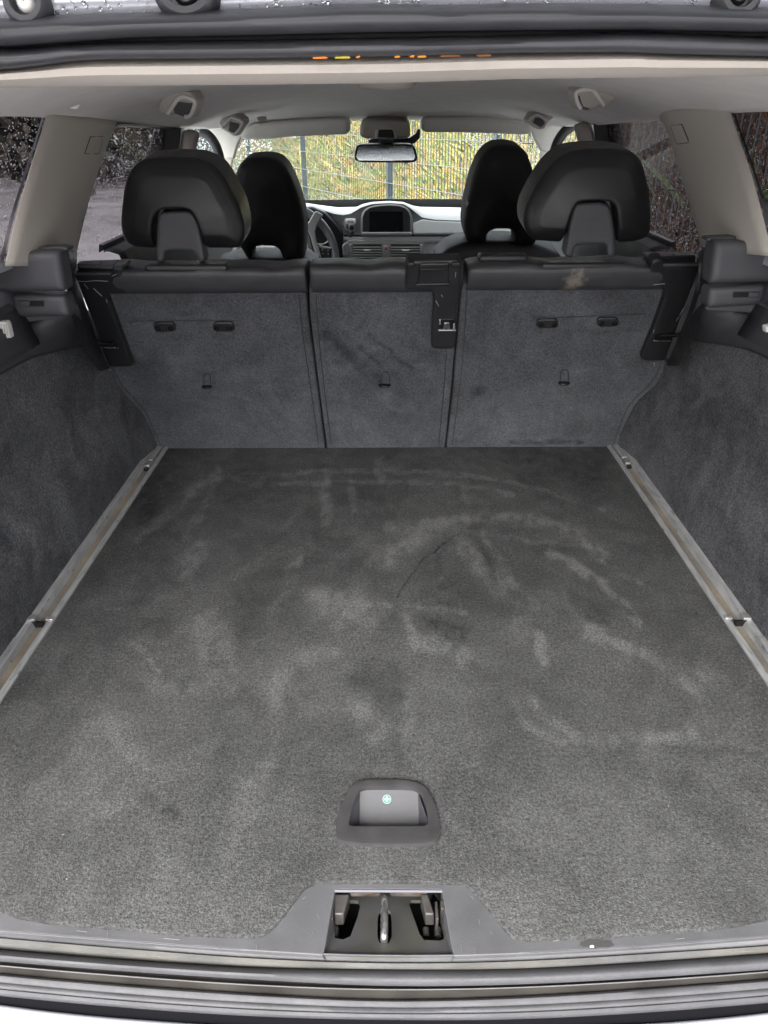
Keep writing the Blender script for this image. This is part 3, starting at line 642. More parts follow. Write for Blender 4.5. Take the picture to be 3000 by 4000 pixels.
# ---- tailgate, open overhead
tg = empty('tailgate', (0, .55, .90), 'silver tailgate swung open above the boot opening', 'tailgate')
rg = [[(x, y, z+.02*(1-(x/.65)**2)) for x in np.linspace(-.65, .65, 21)] for y, z in ((.56, .90), (.3, 1.0), (.05, 1.10), (-.1, 1.15))]
loft('tailgate_frame', rg, m_graypl, tg, thick=.03)
rg = [[(x, y, z+.02*(1-(x/.62)**2)) for x in np.linspace(-.62, .62, 21)] for y, z in ((-.1, 1.15), (-.3, 1.20), (-.52, 1.24))]
loft('tailgate_panel', rg, m_beige, tg, thick=.03)

# ============================================================ REAR SEATBACKS
def SPt(x, t, off): return SP+np.array([x, 0, 0])+SU*t+SN*off
def bolster(name, x0, x1, t0, t1, o0, o1, m, parent, e=.035, n=44, pw=.55, sag=0):
    rings = []; xs = np.r_[x0+e*(1-np.cos(np.linspace(0, math.pi/2, 9))), np.linspace(x0+e, x1-e, n)[1:-1], x1-e*(1-np.cos(np.linspace(0, math.pi/2, 9)))[::-1]]
    for x in xs:
        dd = min(x-x0, x1-x); k = 1 if dd >= e else math.sqrt(max(0, 1-(1-dd/e)**2)); k = .55+.45*k if dd > 1e-6 else .5
        tc, oc = (t0+t1)/2, (o0+o1)/2; ht, ho = (t1-t0)/2, (o1-o0)/2
        wv = .002*math.sin(x*31)+.0015*math.sin(x*67+1)
        # keep the lower seam straight: shrink mostly from top and front
        R_ = []
        for a in np.linspace(0, 2*math.pi, 36, endpoint=False):
            ca, sa = math.cos(a), math.sin(a)
            R_.append(SP+np.array([x, 0, 0])+SU*(tc+(ht*(.9+.1*k)+(wv if sa > .5 else 0))*np.sign(sa)*abs(sa)**pw-(1-k)*ht*.12)+np.array([0, -1., 0])*(oc+ho*(.8+.2*k)*np.sign(ca)*abs(ca)**pw))
        rings.append(R_)
    V = np.vstack([[np.mean(rings[0], 0)]]+rings+[[np.mean(rings[-1], 0)]]); c = 36
    F = [(0, 1+(j+1) % c, 1+j) for j in range(c)]+[tuple(i+1 for i in f) for f in grid_faces(len(rings), c, True)]
    L_ = len(V)-1; F += [(L_, L_-c+j, L_-c+(j+1) % c) for j in range(c)]
    return mesh(name, V, F, m, parent, auto=False)
def seamfun(W, d, lo, hi):
    return -.0016*np.exp(-((d-.030)/.0022)**2)-.0012*np.exp(-((d-.017)/.002)**2)*(W[:, 1] < hi[1]-.02)
back_marks = {  # carpet marks; strokes under the bracket shelf are its painted shadow
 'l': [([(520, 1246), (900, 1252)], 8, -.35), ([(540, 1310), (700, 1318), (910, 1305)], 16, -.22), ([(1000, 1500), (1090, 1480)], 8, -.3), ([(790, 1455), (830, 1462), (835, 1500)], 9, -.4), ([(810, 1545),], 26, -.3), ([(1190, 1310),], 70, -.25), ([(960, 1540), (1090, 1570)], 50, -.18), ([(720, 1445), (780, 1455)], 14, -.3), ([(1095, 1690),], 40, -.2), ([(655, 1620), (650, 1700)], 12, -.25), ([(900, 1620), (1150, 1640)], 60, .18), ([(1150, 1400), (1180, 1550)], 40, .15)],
 'c': [([(1280, 1310), (1380, 1400), (1470, 1490)], 26, -.5), ([(1345, 1300), (1440, 1380), (1495, 1445)], 9, -.45), ([(1440, 1310), (1540, 1380), (1615, 1450)], 9, -.55), ([(1530, 1385), (1590, 1430)], 12, -.3), ([(1550, 1470), (1570, 1550), (1540, 1610)], 26, -.35), ([(1590, 1650), (1640, 1580)], 14, -.3), ([(1500, 1535),], 24, .35), ([(1560, 1450),], 50, .15), ([(1330, 1540), (1360, 1580)], 14, -.2), ([(1600, 1320),], 60, -.15), ([(1450, 1250),], 90, -.15), ([(1350, 1650), (1500, 1690)], 60, .12)],
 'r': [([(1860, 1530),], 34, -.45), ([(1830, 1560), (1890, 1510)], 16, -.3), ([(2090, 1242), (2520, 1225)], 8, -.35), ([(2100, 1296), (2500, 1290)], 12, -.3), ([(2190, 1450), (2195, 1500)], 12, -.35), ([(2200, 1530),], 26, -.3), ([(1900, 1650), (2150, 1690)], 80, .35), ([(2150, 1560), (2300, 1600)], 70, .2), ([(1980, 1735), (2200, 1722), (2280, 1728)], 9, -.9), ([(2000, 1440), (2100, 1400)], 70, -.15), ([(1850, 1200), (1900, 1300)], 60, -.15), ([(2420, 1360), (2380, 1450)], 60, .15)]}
PLW = (.10, .105)
def seatback(key, lab, px, xr, roll_t):
    cx_ = sum(xr)/2; root = empty('rear_seatback', (cx_, 1.716, 0), lab, 'seatback')
    P = np.array([PP(u, v, SP, SN) for u, v in px]); 
    inflate('back_carpet', None, SP, SN, .09, m_back, root, r=.006, h=.005, res=.0055, sm=1, hfun=seamfun, pts=P, marks=lambda V: np.clip(strokes_field(V, back_marks[key])*.45+nap(V[:, 0], V[:, 2], 7)*.32+.1*np.clip((.2-V[:, 2])/.2, -1, 1), -.9, .9), off=-.005)  # last term paints shading: carpet darker toward the leather roll
    bolster('leather_roll', xr[0]+.004, xr[1]-.004, roll_t[0], roll_t[1], -.11, .017, m_leather_s if key == 'r' else m_leather, root)
    return root
# leather with the pale worn stain of the right seatback
m_leather_s = mat('black_leather_stained', (.042, .041, .045), .46, var=.15, vs=20, bump=.25, bs=900, rvar=.07)
t_ = m_leather_s.node_tree; N = t_.nodes; Lk = t_.links; bs_ = N['Principled BSDF']
stp = PP(2238, 1080, SP, SN)
g_ = N.new('ShaderNodeNewGeometry'); sb = N.new('ShaderNodeVectorMath'); sb.operation = 'SUBTRACT'; Lk.new(g_.outputs['Position'], sb.inputs[0]); sb.inputs[1].default_value = tuple(stp)
nn = N.new('ShaderNodeTexNoise'); nn.inputs['Scale'].default_value = 55; nn.inputs['Detail'].default_value = 6; Lk.new(g_.outputs['Position'], nn.inputs['Vector'])
ml_ = N.new('ShaderNodeVectorMath'); ml_.operation = 'MULTIPLY'; Lk.new(sb.outputs[0], ml_.inputs[0]); ml_.inputs[1].default_value = (1, .8, .75)
ln = N.new('ShaderNodeVectorMath'); ln.operation = 'LENGTH'; Lk.new(ml_.outputs[0], ln.inputs[0])
ad = N.new('ShaderNodeMath'); ad.operation = 'MULTIPLY_ADD'; Lk.new(nn.outputs[0], ad.inputs[0]); ad.inputs[1].default_value = .055; Lk.new(ln.outputs['Value'], ad.inputs[2])
mr_ = N.new('ShaderNodeMapRange'); Lk.new(ad.outputs[0], mr_.inputs[0]); mr_.inputs[1].default_value = .040; mr_.inputs[2].default_value = .054; mr_.inputs[3].default_value = .9; mr_.inputs[4].default_value = 0
mx_ = N.new('ShaderNodeMix'); mx_.data_type = 'RGBA'; Lk.new(mr_.outputs[0], mx_.inputs[0])
src = bs_.inputs['Base Color'].links[0].from_socket; Lk.new(src, mx_.inputs[6]); mx_.inputs[7].default_value = (.20, .175, .14, 1); Lk.new(mx_.outputs[2], bs_.inputs['Base Color'])

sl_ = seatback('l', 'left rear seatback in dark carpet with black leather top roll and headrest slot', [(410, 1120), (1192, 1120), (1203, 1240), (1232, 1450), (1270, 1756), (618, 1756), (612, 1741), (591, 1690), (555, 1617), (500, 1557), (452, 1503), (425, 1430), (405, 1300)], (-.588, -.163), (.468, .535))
sc_ = seatback('c', 'narrow centre rear seatback in dark carpet with lock cover at its top right', [(1206, 1120), (1802, 1120), (1790, 1200), (1778, 1350), (1765, 1500), (1738, 1752), (1278, 1756), (1238, 1450), (1212, 1240)], (-.162, .160), (.468, .538))
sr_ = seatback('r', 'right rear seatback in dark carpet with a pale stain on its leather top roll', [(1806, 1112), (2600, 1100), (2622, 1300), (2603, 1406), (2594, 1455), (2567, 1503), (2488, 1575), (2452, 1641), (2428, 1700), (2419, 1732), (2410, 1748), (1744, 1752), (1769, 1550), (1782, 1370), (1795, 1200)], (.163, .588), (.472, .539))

# corner lock covers (black plastic), slots, loops
inflate('lock_cover', [(293, 1072), (300, 1060), (431, 1056), (436, 1040), (468, 1040), (480, 1070), (495, 1135), (490, 1143), (425, 1146), (428, 1165), (460, 1255), (522, 1418), (518, 1428), (430, 1430), (420, 1415), (380, 1300)], SP, SN, .022, m_plastic, sl_, r=.006, h=.005, res=.005, off=.010, sm=1)
inflate('lock_cover', [(2546, 1012), (2584, 1008), (2598, 1034), (2725, 1032), (2732, 1040), (2725, 1065), (2660, 1230), (2603, 1398), (2592, 1407), (2510, 1406), (2500, 1394), (2560, 1250), (2590, 1160), (2594, 1135), (2578, 1117), (2526, 1113), (2522, 1098)], SP, SN, .022, m_plastic, sr_, r=.006, h=.005, res=.005, off=.010, sm=1)
inflate('lock_cover', [(1585, 1016), (1792, 1012), (1804, 1030), (1801, 1080), (1796, 1141), (1786, 1200), (1783, 1237), (1780, 1346), (1770, 1358), (1692, 1359), (1684, 1346), (1688, 1250), (1693, 1155), (1686, 1135), (1590, 1130), (1582, 1120)], SP, SN, .022, m_plastic, sc_, r=.006, h=.005, res=.004, off=.016, sm=1)
# release lever and its side ridges in the centre cover
slab('release_lever', [(1640, 1030), (1755, 1028), (1753, 1085), (1756, 1115), (1628, 1118), (1632, 1085)], SP, SN, .02, m_plastic, sc_, off=.025, bevel=.004, seg=3)
slab('lever_fold', [(1640, 1052), (1752, 1050), (1752, 1056), (1640, 1058)], SP, SN, .004, m_gloss, sc_, off=.027, bevel=.001)
slab('lever_rim', [(1624, 1110), (1758, 1107), (1758, 1117), (1626, 1119)], SP, SN, .008, m_plastic, sc_, off=.030, bevel=.002)
for a in ((1590, 1622), (1762, 1800)):
    slab('cover_ridge', [(a[0]+4, 1028), (a[1]-4, 1027), (a[1], 1038), (a[1]-2, 1046), (a[0]+2, 1048), (a[0], 1038)], SP, SN, .01, m_plastic, sc_, off=.026, bevel=.003, seg=3)
# lock window with its bright catch
slab('lock_window', [(1716, 1252), (1722, 1248), (1776, 1248), (1782, 1262), (1780, 1290), (1720, 1292), (1714, 1284)], SP, SN, .004, m_paintd, sc_, off=.0225, bevel=.001)
slab('lock_catch', [(1734, 1262), (1756, 1262), (1758, 1286), (1732, 1286)], SP, SN, .004, m_steel, sc_, off=.025, bevel=.001)
slab('lock_catch', [(1715, 1250), (1722, 1250), (1722, 1268), (1716, 1270)], SP, SN, .003, m_silver, sc_, off=.025, bevel=.0005)
slab('lock_catch', [(1770, 1268), (1778, 1264), (1778, 1286), (1770, 1288)], SP, SN, .003, m_silver, sc_, off=.025, bevel=.0005)
slab('window_sill', [(1712, 1290), (1782, 1290), (1782, 1294), (1714, 1294)], SP, SN, .004, m_silver, sc_, off=.0255, bevel=.0008)
# tops of corner covers: hollow slot, lid plates
def corner_top(root, slot, bar, lid, plates, glint):
    slab('lock_slot', slot, SP, SN, .004, m_paintd, root, off=.0165, bevel=0)
    slab('slot_bar', bar, SP, SN, .01, m_graypl, root, off=.022, bevel=.002, seg=3)
    slab('slot_glint', glint, SP, SN, .004, m_silver, root, off=.018, bevel=.001)  # bright sliver put in as the glint inside the slot
    for L in plates:
        A = np.array([PZ(u, v, .506) for u, v in L]); c = len(A)
        mesh('lid_plate', np.vstack([A, A-[0, 0, .008]]), [tuple(range(c)), tuple(range(c, 2*c))[::-1]]+[(i, (i+1) % c, (i+1) % c+c, i+c) for i in range(c)], m_graypl, root, bevel=.0015)
    A = np.array([PZ(u, v, .497) for u, v in lid]); c = len(A)
    mesh('lid_base', np.vstack([A, A-[0, 0, .012]]), [tuple(range(c)), tuple(range(c, 2*c))[::-1]]+[(i, (i+1) % c, (i+1) % c+c, i+c) for i in range(c)], m_plastic, root, bevel=.002)
corner_top(sl_, [(300, 1034), (430, 1034), (432, 1066), (302, 1068)], [(294, 1068), (432, 1066), (433, 1076), (294, 1078)], [(296, 1034), (310, 1018), (500, 1012), (515, 1010), (478, 1040), (430, 1040), (298, 1042)],
    [[(308, 1031), (330, 1018), (400, 1017), (388, 1033)], [(388, 1034), (404, 1017), (462, 1015), (440, 1036)], [(442, 1036), (466, 1015), (508, 1012), (474, 1040)]], [(297, 1036), (302, 1036), (305, 1058), (299, 1060)])
corner_top(sr_, [(2588, 1010), (2724, 1000), (2726, 1030), (2590, 1034)], [(2590, 1034), (2730, 1031), (2731, 1041), (2590, 1044)], [(2512, 984), (2700, 982), (2728, 998), (2732, 1008), (2590, 1012), (2548, 1014)],
    [[(2512, 985), (2548, 985), (2584, 1006), (2546, 1008)], [(2552, 985), (2612, 984), (2634, 998), (2578, 1000)], [(2616, 984), (2680, 984), (2712, 996), (2638, 998)]], [(2718, 998), (2724, 996), (2722, 1024), (2716, 1026)])
for root, s in ((sl_, -1), (sr_, 1)):
    px = [(372, 1340), (374, 1334), (400, 1340), (440, 1342), (455, 1338)] if s < 0 else [(2656, 1318), (2654, 1302), (2640, 1306), (2600, 1308), (2578, 1306)]
    slab('loop_slot', [(408, 1352), (412, 1334), (450, 1330), (462, 1340), (460, 1362), (414, 1362)] if s < 0 else [(2556, 1312), (2570, 1302), (2640, 1300), (2632, 1330), (2556, 1332)], SP, SN, .003, m_paintd, root, off=.0165, bevel=0)
    slab('slot_edge', [(408, 1358), (462, 1358), (462, 1362), (410, 1362)] if s < 0 else [(2552, 1331), (2622, 1331), (2622, 1335), (2552, 1335)], SP, SN, .004, m_steel, root, off=.018, bevel=.0008)
    P = np.array([PP(u, v+3, SP+SN*.05, SN) for u, v in px]); P = smooth_line(P, 2)
    o = tube('lock_loop', P, .0045, m_dsteel, ml if s < 0 else mr, seg=12)
# bracket plates with two screws each, and their shallow shelf line
def mount(root, box):
    (x0, y0, x1, y1) = box; r = 9; mid = (y0+y1)/2
    o = inflate('bracket_plate', [(x0+r, y0), (x1-r, y0-1), (x1, y0+8), (x1+2, y1-8), (x1-4, y1), (x0+8, y1+1), (x0, y1-8), (x0, y0+8)], SP, SN, .004, m_plastic, root, r=.003, h=.003, res=.003, off=.003, sm=1)
    for k in (.2, .8):
        c = PP(x0+(x1-x0)*k, mid, SP, SN)+SN*.0062; a, b, n = plane_axes(SN)
        rg = [[c+a*rr_*math.cos(t)+b*rr_*math.sin(t)+n*h for t in np.linspace(0, 2*math.pi, 20, endpoint=False)] for rr_, h in ((.0062, 0), (.0058, .0016), (.0042, .0018), (.0036, .0006), (.0026, .0007), (.0018, .0020), (.0003, .0022))]
        loft('screw', rg, m_dsteel, o, closed=True)
for root, bx in ((sl_, (602, 1259, 685, 1294)), (sl_, (831, 1258, 914, 1293)), (sr_, (2097, 1246, 2180, 1279)), (sr_, (2332, 1240, 2416, 1274))): mount(root, bx)
m_hookedge = mat('hook_pocket_edge', (.028, .029, .032), .95)
# tether hooks
for root, (u, v), wd in ((sl_, (808, 1507), 34), (sc_, (1502, 1501), 42), (sr_, (2203, 1492), 40)):
    a_ = [PP(u-wd/2, v+2, SP, SN)+SN*.001, PP(u-wd/2+3, v, SP, SN)+SN*.008, PP(u, v-1, SP, SN)+SN*.010, PP(u+wd/2-3, v-1, SP, SN)+SN*.008, PP(u+wd/2, v+2, SP, SN)+SN*.001]
    tube('tether_hook', smooth_line(a_, 2), .0022, m_dsteel, root)
    slab('hook_slit', [(u-wd/2-3, v-1), (u+wd/2+3, v-1), (u+wd/2+2, v+6), (u-wd/2-2, v+7)], SP, SN, .001, m_paintd, root, off=.0018, bevel=0)
    tube('hook_flap_edge', smooth_line([PP(u-wd*.35, v-6, SP, SN)+SN*.0012, PP(u-wd*.35, v-40, SP, SN)+SN*.0014, PP(u-wd*.1, v-50, SP, SN)+SN*.0014, PP(u+wd*.3, v-50, SP, SN)+SN*.0014, PP(u+wd*.42, v-40, SP, SN)+SN*.0014, PP(u+wd*.42, v-6, SP, SN)+SN*.0012], 2), .0013, m_hookedge, root, seg=6)
# sewn seams beside the gaps and the ridge above the bracket plates
m_seam = mat('dark_seam', (.034, .035, .038), .95)
for root, L in ((sl_, [(1168, 1150), (1180, 1300), (1212, 1500), (1244, 1735)]), (sc_, [(1234, 1150), (1242, 1300), (1264, 1500), (1294, 1735)]), (sc_, [(1744, 1372), (1735, 1500), (1714, 1735)]), (sr_, [(1824, 1130), (1812, 1350), (1798, 1500), (1766, 1735)]),
                (sl_, [(440, 1436), (470, 1498), (515, 1548), (572, 1608), (606, 1690), (630, 1742)]), (sr_, [(2582, 1414), (2568, 1460), (2540, 1500), (2462, 1570), (2428, 1640), (2396, 1735)]), (sl_, [(498, 1254), (700, 1252), (916, 1251)]), (sr_, [(2098, 1243), (2300, 1234), (2520, 1225)])):
    tube('seam', resample(smooth_line([PP(u, v, SP, SN)+SN*.0006 for u, v in L], 2), 40), .0011, m_seam, root, seg=5)
# scuffs and worn edges on the lock covers
m_scuff = mat('pale_scuff', (.30, .31, .33), .5)
for root, lines in ((sl_, [[(336, 1092), (352, 1112)], [(373, 1110), (405, 1140)], [(421, 1153), (426, 1166)], [(300, 1080), (340, 1083), (380, 1079), (428, 1082)], [(444, 1062), (462, 1054)], [(374, 1292), (390, 1320)], [(432, 1424), (440, 1429)]]),
                    (sr_, [[(2662, 1188), (2648, 1215)], [(2644, 1222), (2634, 1236)], [(2546, 1096), (2590, 1091)], [(2549, 1270), (2546, 1282)], [(2551, 1398), (2547, 1410)]]), (sc_, [[(1700, 1150), (1712, 1172)], [(1778, 1040), (1776, 1060)], [(1722, 1128), (1727, 1136)]])):
    for L in lines: tube('scratch', [PP(u, v, SP, SN)+SN*(.0155 if root is not sc_ else .0215) for u, v in L], .0007, m_scuff, root, seg=5)
# headrest slot trim plates on the roll tops, dark seat mass in front of the seatbacks
for root, x in ((sl_, -.41), (sr_, .40)):
    tk = MB(); tk.box((x-.085, 1.505, .484), (x+.085, 1.55, .499)); tk.obj('headrest_base', m_plastic, root, bevel=.006, seg=3)
tk = MB(); tk.box((.19, 1.53, .495), (.29, 1.57, .511)); tk.obj('release_pad', m_plastic, sr_, bevel=.006, seg=3)
for root, x0, x1 in ((sl_, -.60, -.165), (sc_, -.16, .16), (sr_, .165, .60)):
    tk = MB(); tk.box((x0, 1.70, -.0), (x1, 1.78, .40), rot=Matrix.Rotation(R(22), 3, 'X')); tk.obj('seat_cushion_front', m_leather, root, bevel=.03, seg=4)

# ============================================================ REAR HEADRESTS
HY = 1.53; HN = np.array([0, -1, -.12])
def curl(V):
    V = V.copy(); return V
def headrest(lab, out, notch, plate, hole):
    cx_ = PY(np.mean([p[0] for p in out]), 900, HY)[0]
    root = empty('headrest', (cx_, HY, .51), lab, 'headrest')
    poly = out+notch
    a_, b_, n_ = plane_axes(HN); p_ = centre_plane(poly, yp(HY), HN/np.linalg.norm(HN)); OQ = np.array([PP(u, v, p_, n_) for u, v in out])
    OQ = smooth_line(densify(np.stack([(OQ-p_)@a_, (OQ-p_)@b_], 1), .014), 2, True)
    def hf(W, d, lo, hi):
        do, _ = sdf(W, OQ); ty = np.clip((W[:, 1]-lo[1])/(hi[1]-lo[1]), 0, 1); tx = (W[:, 0]-(lo[0]+hi[0])/2)/((hi[0]-lo[0])/2)
        h_ = .016*np.sin(math.pi*np.clip(ty, 0, 1)**.8)*(1-tx**2)+.006*(1-tx**2)
        return h_*np.clip(do/.03, 0, 1)-.0016*np.exp(-((do-.015)/.0016)**2)-np.clip(.015-do, 0, 1)*.45
    inflate('cushion', poly, yp(HY), HN, .085, m_leather_h, root, r=.007, h=.0055, res=.004, sm=2, hfun=hf)
    slab('arch_gap', [(p[0], p[1]) for p in notch]+[(notch[-1][0], notch[-1][1]+2), (notch[0][0], notch[0][1]+2)], yp(HY+.03), HN, .03, m_gloss, root, bevel=0)
    # support plate with its window
    l = len(plate)//2
    ob = inflate('support', plate[:l]+[plate[l-1][:]]*0+plate[l:], yp(HY), HN, .03, m_graypl, root, r=.006, h=.006, res=.004, sm=1, off=-.002)
    return root
# support outlines run round the window as an inverted U
headrest('left rear headrest in black leather', [(609, 972), (524, 966), (488, 950), (470, 900), (471, 840), (482, 741), (498, 690), (524, 645), (562, 621), (663, 613), (765, 617), (832, 643), (868, 680), (895, 730), (935, 806), (955, 886), (954, 940), (940, 966), (920, 971), (806, 971)],
    [(797, 930), (786, 880), (768, 835), (752, 812), (723, 804), (650, 806), (628, 815), (606, 845), (598, 920)],
    [(612, 1024), (612, 989), (614, 900), (618, 846), (634, 826), (735, 822), (764, 844), (778, 884), (792, 950), (806, 1024), (776, 1024), (768, 994), (758, 980), (748, 977), (660, 977), (650, 980), (645, 990), (644, 1024)], None)
headrest('right rear headrest in black leather', [(2195, 948), (2089, 941), (2062, 920), (2048, 890), (2045, 850), (2055, 805), (2090, 735), (2138, 661), (2182, 615), (2234, 590), (2306, 581), (2403, 581), (2470, 592), (2504, 625), (2516, 655), (2538, 743), (2545, 839), (2543, 905), (2528, 932), (2475, 946), (2412, 950)],
    [(2408, 900), (2402, 840), (2395, 795), (2376, 778), (2340, 774), (2262, 776), (2238, 790), (2220, 840), (2204, 900)],
    [(2202, 1002), (2212, 950), (2224, 870), (2240, 805), (2262, 790), (2350, 788), (2380, 800), (2392, 850), (2402, 940), (2404, 1002), (2370, 1002), (2368, 968), (2362, 956), (2350, 953), (2260, 955), (2244, 962), (2238, 985), (2234, 1002)], None)

# ============================================================ FRONT SEATS
def front_seat(lab, cat_px, hole, y, shoulder, bolt=None):
    cx_ = PY(np.mean([p[0] for p in cat_px]), 900, y)[0]
    root = empty('front_seat', (cx_, y, -.2), lab, 'car seat')
    def hf(W, d, lo, hi): return .02*np.clip(d/.09, 0, 1)**.6-.002*np.exp(-((d-.02)/.002)**2)
    inflate('head_restraint', cat_px, yp(y), (0, -1, -.1), .09, m_leather_f, root, r=.03, h=.02, res=.008, sm=2, hfun=hf)
    inflate('backrest', shoulder, yp(y+.03), (0, -1, -.1), .12, m_leather_f, root, r=.05, h=.035, res=.01, sm=2)
    return root
front_seat('black leather driver seat back behind the steering wheel', [(983, 1010), (970, 1012), (905, 900), (908, 780), (916, 690), (936, 640), (966, 615), (1005, 610), (1051, 610), (1087, 619), (1117, 646), (1141, 691), (1165, 752), (1183, 812), (1192, 872), (1193, 932), (1188, 1010), (1105, 1010), (1100, 990), (1092, 972), (1075, 960), (1020, 958), (992, 964), (983, 988)], None, 2.3,
   [(930, 1400), (925, 1010), (980, 1003), (1100, 1003), (1250, 1008), (1262, 1400)] if False else [(820, 1400), (830, 1040), (900, 1012), (980, 1006), (1100, 1005), (1190, 1010), (1240, 1040), (1262, 1400)])
front_seat('black leather front passenger seat with rounded shoulders', [(1899, 948), (1863, 952), (1822, 940), (1810, 900), (1808, 863), (1819, 781), (1843, 685), (1872, 617), (1900, 582), (1935, 563), (1983, 560), (2027, 569), (2058, 596), (2080, 660), (2100, 760), (2110, 860), (2090, 952), (2014, 955), (2012, 926), (2006, 905), (1993, 893), (1935, 892), (1908, 903), (1900, 921)], None, 2.25,
   [(1690, 1400), (1700, 1010), (1745, 968), (1800, 946), (1880, 938), (2000, 940), (2100, 952), (2180, 985), (2230, 1060), (2240, 1400)])
for k, (u, v) in enumerate(((1823, 788), (1821, 798))):
    p0 = PY(u, v, 2.2); a, b, n = plane_axes((-.8, -1, 0))
mesh('seat_side_button', *(lambda c: ([c+np.array([.0, -.004, .012]), c+np.array([.006, -.004, 0]), c+np.array([0, -.004, -.012]), c+np.array([-.006, -.004, 0]), c+np.array([0, .004, 0])], [(0, 1, 2, 3), (0, 1, 4), (1, 2, 4), (2, 3, 4), (3, 0, 4)]))(PY(1822, 794, 2.225)), m_silver, bpy.data.objects['front_seat.001'])

# ============================================================ SILL, SEALS AND BUMPER AT THE NEAR EDGE
def ext(P):
    (x0, y0), (x1, y1) = P[0], P[1]; s0 = (y1-y0)/(x1-x0); (x2, y2), (x3, y3) = P[-2], P[-1]; s1 = (y3-y2)/(x3-x2)
    return [(x0-900, y0-900*s0*1.2)]+P+[(x3+900, y3+900*s1*1.2)]
def PL(P, d=0, n=90, z=0, sm=True):
    P = np.array(ext(P), float); x = np.linspace(P[0, 0], P[-1, 0], n); y = np.interp(x, P[:, 0], P[:, 1])
    k = np.ones(9)/9; yy = np.convolve(np.pad(y, 4, 'edge'), k, 'valid') if sm else y
    return [PZ(u, v+d, z) for u, v in zip(x, yy)]
L1 = [(0, 3641), (500, 3681), (1000, 3719), (1500, 3738), (2000, 3731), (2500, 3702), (3000, 3662)]
L2 = [(0, 3665), (500, 3707), (1000, 3746), (1500, 3765), (2000, 3758), (2500, 3728), (3000, 3695)]
L3 = [(0, 3692), (500, 3733), (1000, 3770), (1500, 3782), (2000, 3782), (2500, 3752), (3000, 3716)]
L4 = [(0, 3714), (500, 3755), (1000, 3787), (1500, 3790), (2000, 3790), (2500, 3764), (3000, 3729)]
L5 = [(0, 3752), (500, 3792), (1000, 3824), (1500, 3848), (2000, 3843), (2500, 3816), (3000, 3782)]
L6 = [(0, 3773), (500, 3815), (1000, 3850), (1500, 3868), (2000, 3860), (2500, 3834), (3000, 3797)]
L7 = [(0, 3803), (500, 3847), (1000, 3882), (1500, 3908), (2000, 3894), (2500, 3862), (3000, 3824)]
L8 = [(0, 3888), (500, 3935), (1000, 3969), (1500, 3982), (2000, 3981), (2500, 3955), (3000, 3915)]
L9 = [(0, 3927), (223, 3957), (422, 3975), (700, 3996), (1000, 4015), (1500, 4035), (2000, 4025), (2300, 4008), (2603, 3998), (2723, 3990), (2820, 3974), (3000, 3957)]
sill = empty('sill_trim', (0, .43, -.01), 'grey plastic boot sill with rounded notch around the latch recess', 'sill trim')
topb = [(u, v-7) for u, v in near_px if u < 1215 or u > 1790]
nl = [(-260, 3420), (-120, 3500)]+[(u, v-7) for u, v in near_px]+[(3120, 3550), (3260, 3470)]
botl = [(u, v-5) for u, v in [(-260, 3612), (0, 3641), (500, 3681), (1000, 3719), (1262, 3735)]]
botr = [(u, v-5) for u, v in [(1774, 3739), (2000, 3731), (2500, 3702), (3000, 3662), (3260, 3630)]]
poly = nl+botr[::-1]+[(1762, 3690), (1726, 3478), (1720, 3474), (1314, 3473), (1308, 3477), (1272, 3690)]+botl[::-1]
Z0 = -.0035
A = np.array([PZ(u, v, Z0) for u, v in poly]); c = len(A)
mesh('sill_plate', np.vstack([A, A-[0, 0, .007]]), [tuple(range(c)), tuple(range(c, 2*c))[::-1]]+[(i, (i+1) % c, (i+1) % c+c, i+c) for i in range(c)], m_sill, sill, bevel=.0028, seg=4)
m_strip = mat('dusty_strip', (.105, .102, .092), .7, spec=.25, var=.2, vs=16, c2=(.10, .10, .10), bump=.2, bs=600, rvar=.1)
loft('sill_edge', [PL(L1, -6, z=Z0-.0005), PL(L1, -2, z=Z0-.001), PL(L1, 3, z=Z0-.004), PL(L1, 6, z=-.012), PL(L2, -3, z=-.016), PL(L2, 0, z=-.016)], m_sill, sill, thick=.001)
loft('sill_strip', [PL(L2, -1, z=-.0155), PL(L2, 3, z=-.013), PL(L3, -6, z=-.0135), PL(L3, -1, z=-.016), PL(L3, 4, z=-.024), PL(L4, 4, z=-.034)], m_strip, sill, thick=.001)
def zmix(A, B, k): return [(a[0], a[1]*(1-k)+b[1]*k) for a, b in zip(A, B)]
rg = [PL(zmix(L4, L5, .5-.62*math.cos(a)), 0, z=-.030+.014*math.sin(a)) for a in np.linspace(-.5, math.pi+.5, 11)]
tag(loft('lower_seal', rg, m_lowrub, sill), 'rubber seal along the boot sill')
loft('seal_flange', [PL(L5, -4, z=-.042), PL(L6, -5, z=-.042), PL(L6, -3, z=-.0345), PL(L6, 2, z=-.034), PL(L6, 5, z=-.040), PL(L7, 0, z=-.052), PL(L7, 6, z=-.06)], mat('flange_dark', (.06, .055, .05), .3, .3, var=.3, vs=20), sill)
loft('flange_rim', [PL(L6, -3, z=-.034), PL(L6, -1, z=-.0322), PL(L6, 1, z=-.0322), PL(L6, 3, z=-.034)], m_silver, sill)
bump = empty('rear_bumper', (0, .37, -.06), 'grey plastic bumper step with wet silver paint below the boot sill', 'bumper')
rg = [PL(L7, 8, z=-.062), PL(L7, 0, z=-.052), PL(L7, 4, z=-.048)]
for k, z in ((.12, -.0465), (.35, -.048), (.42, -.0495), (.48, -.0485), (.62, -.049), (.70, -.0505), (.76, -.0495), (.93, -.051), (1, -.055)): rg.append(PL(zmix(L7, L8, k), 0, z=z))
rg.append(PL(L8, 4, z=-.07))
loft('bumper_step', rg, m_lowrub, bump)
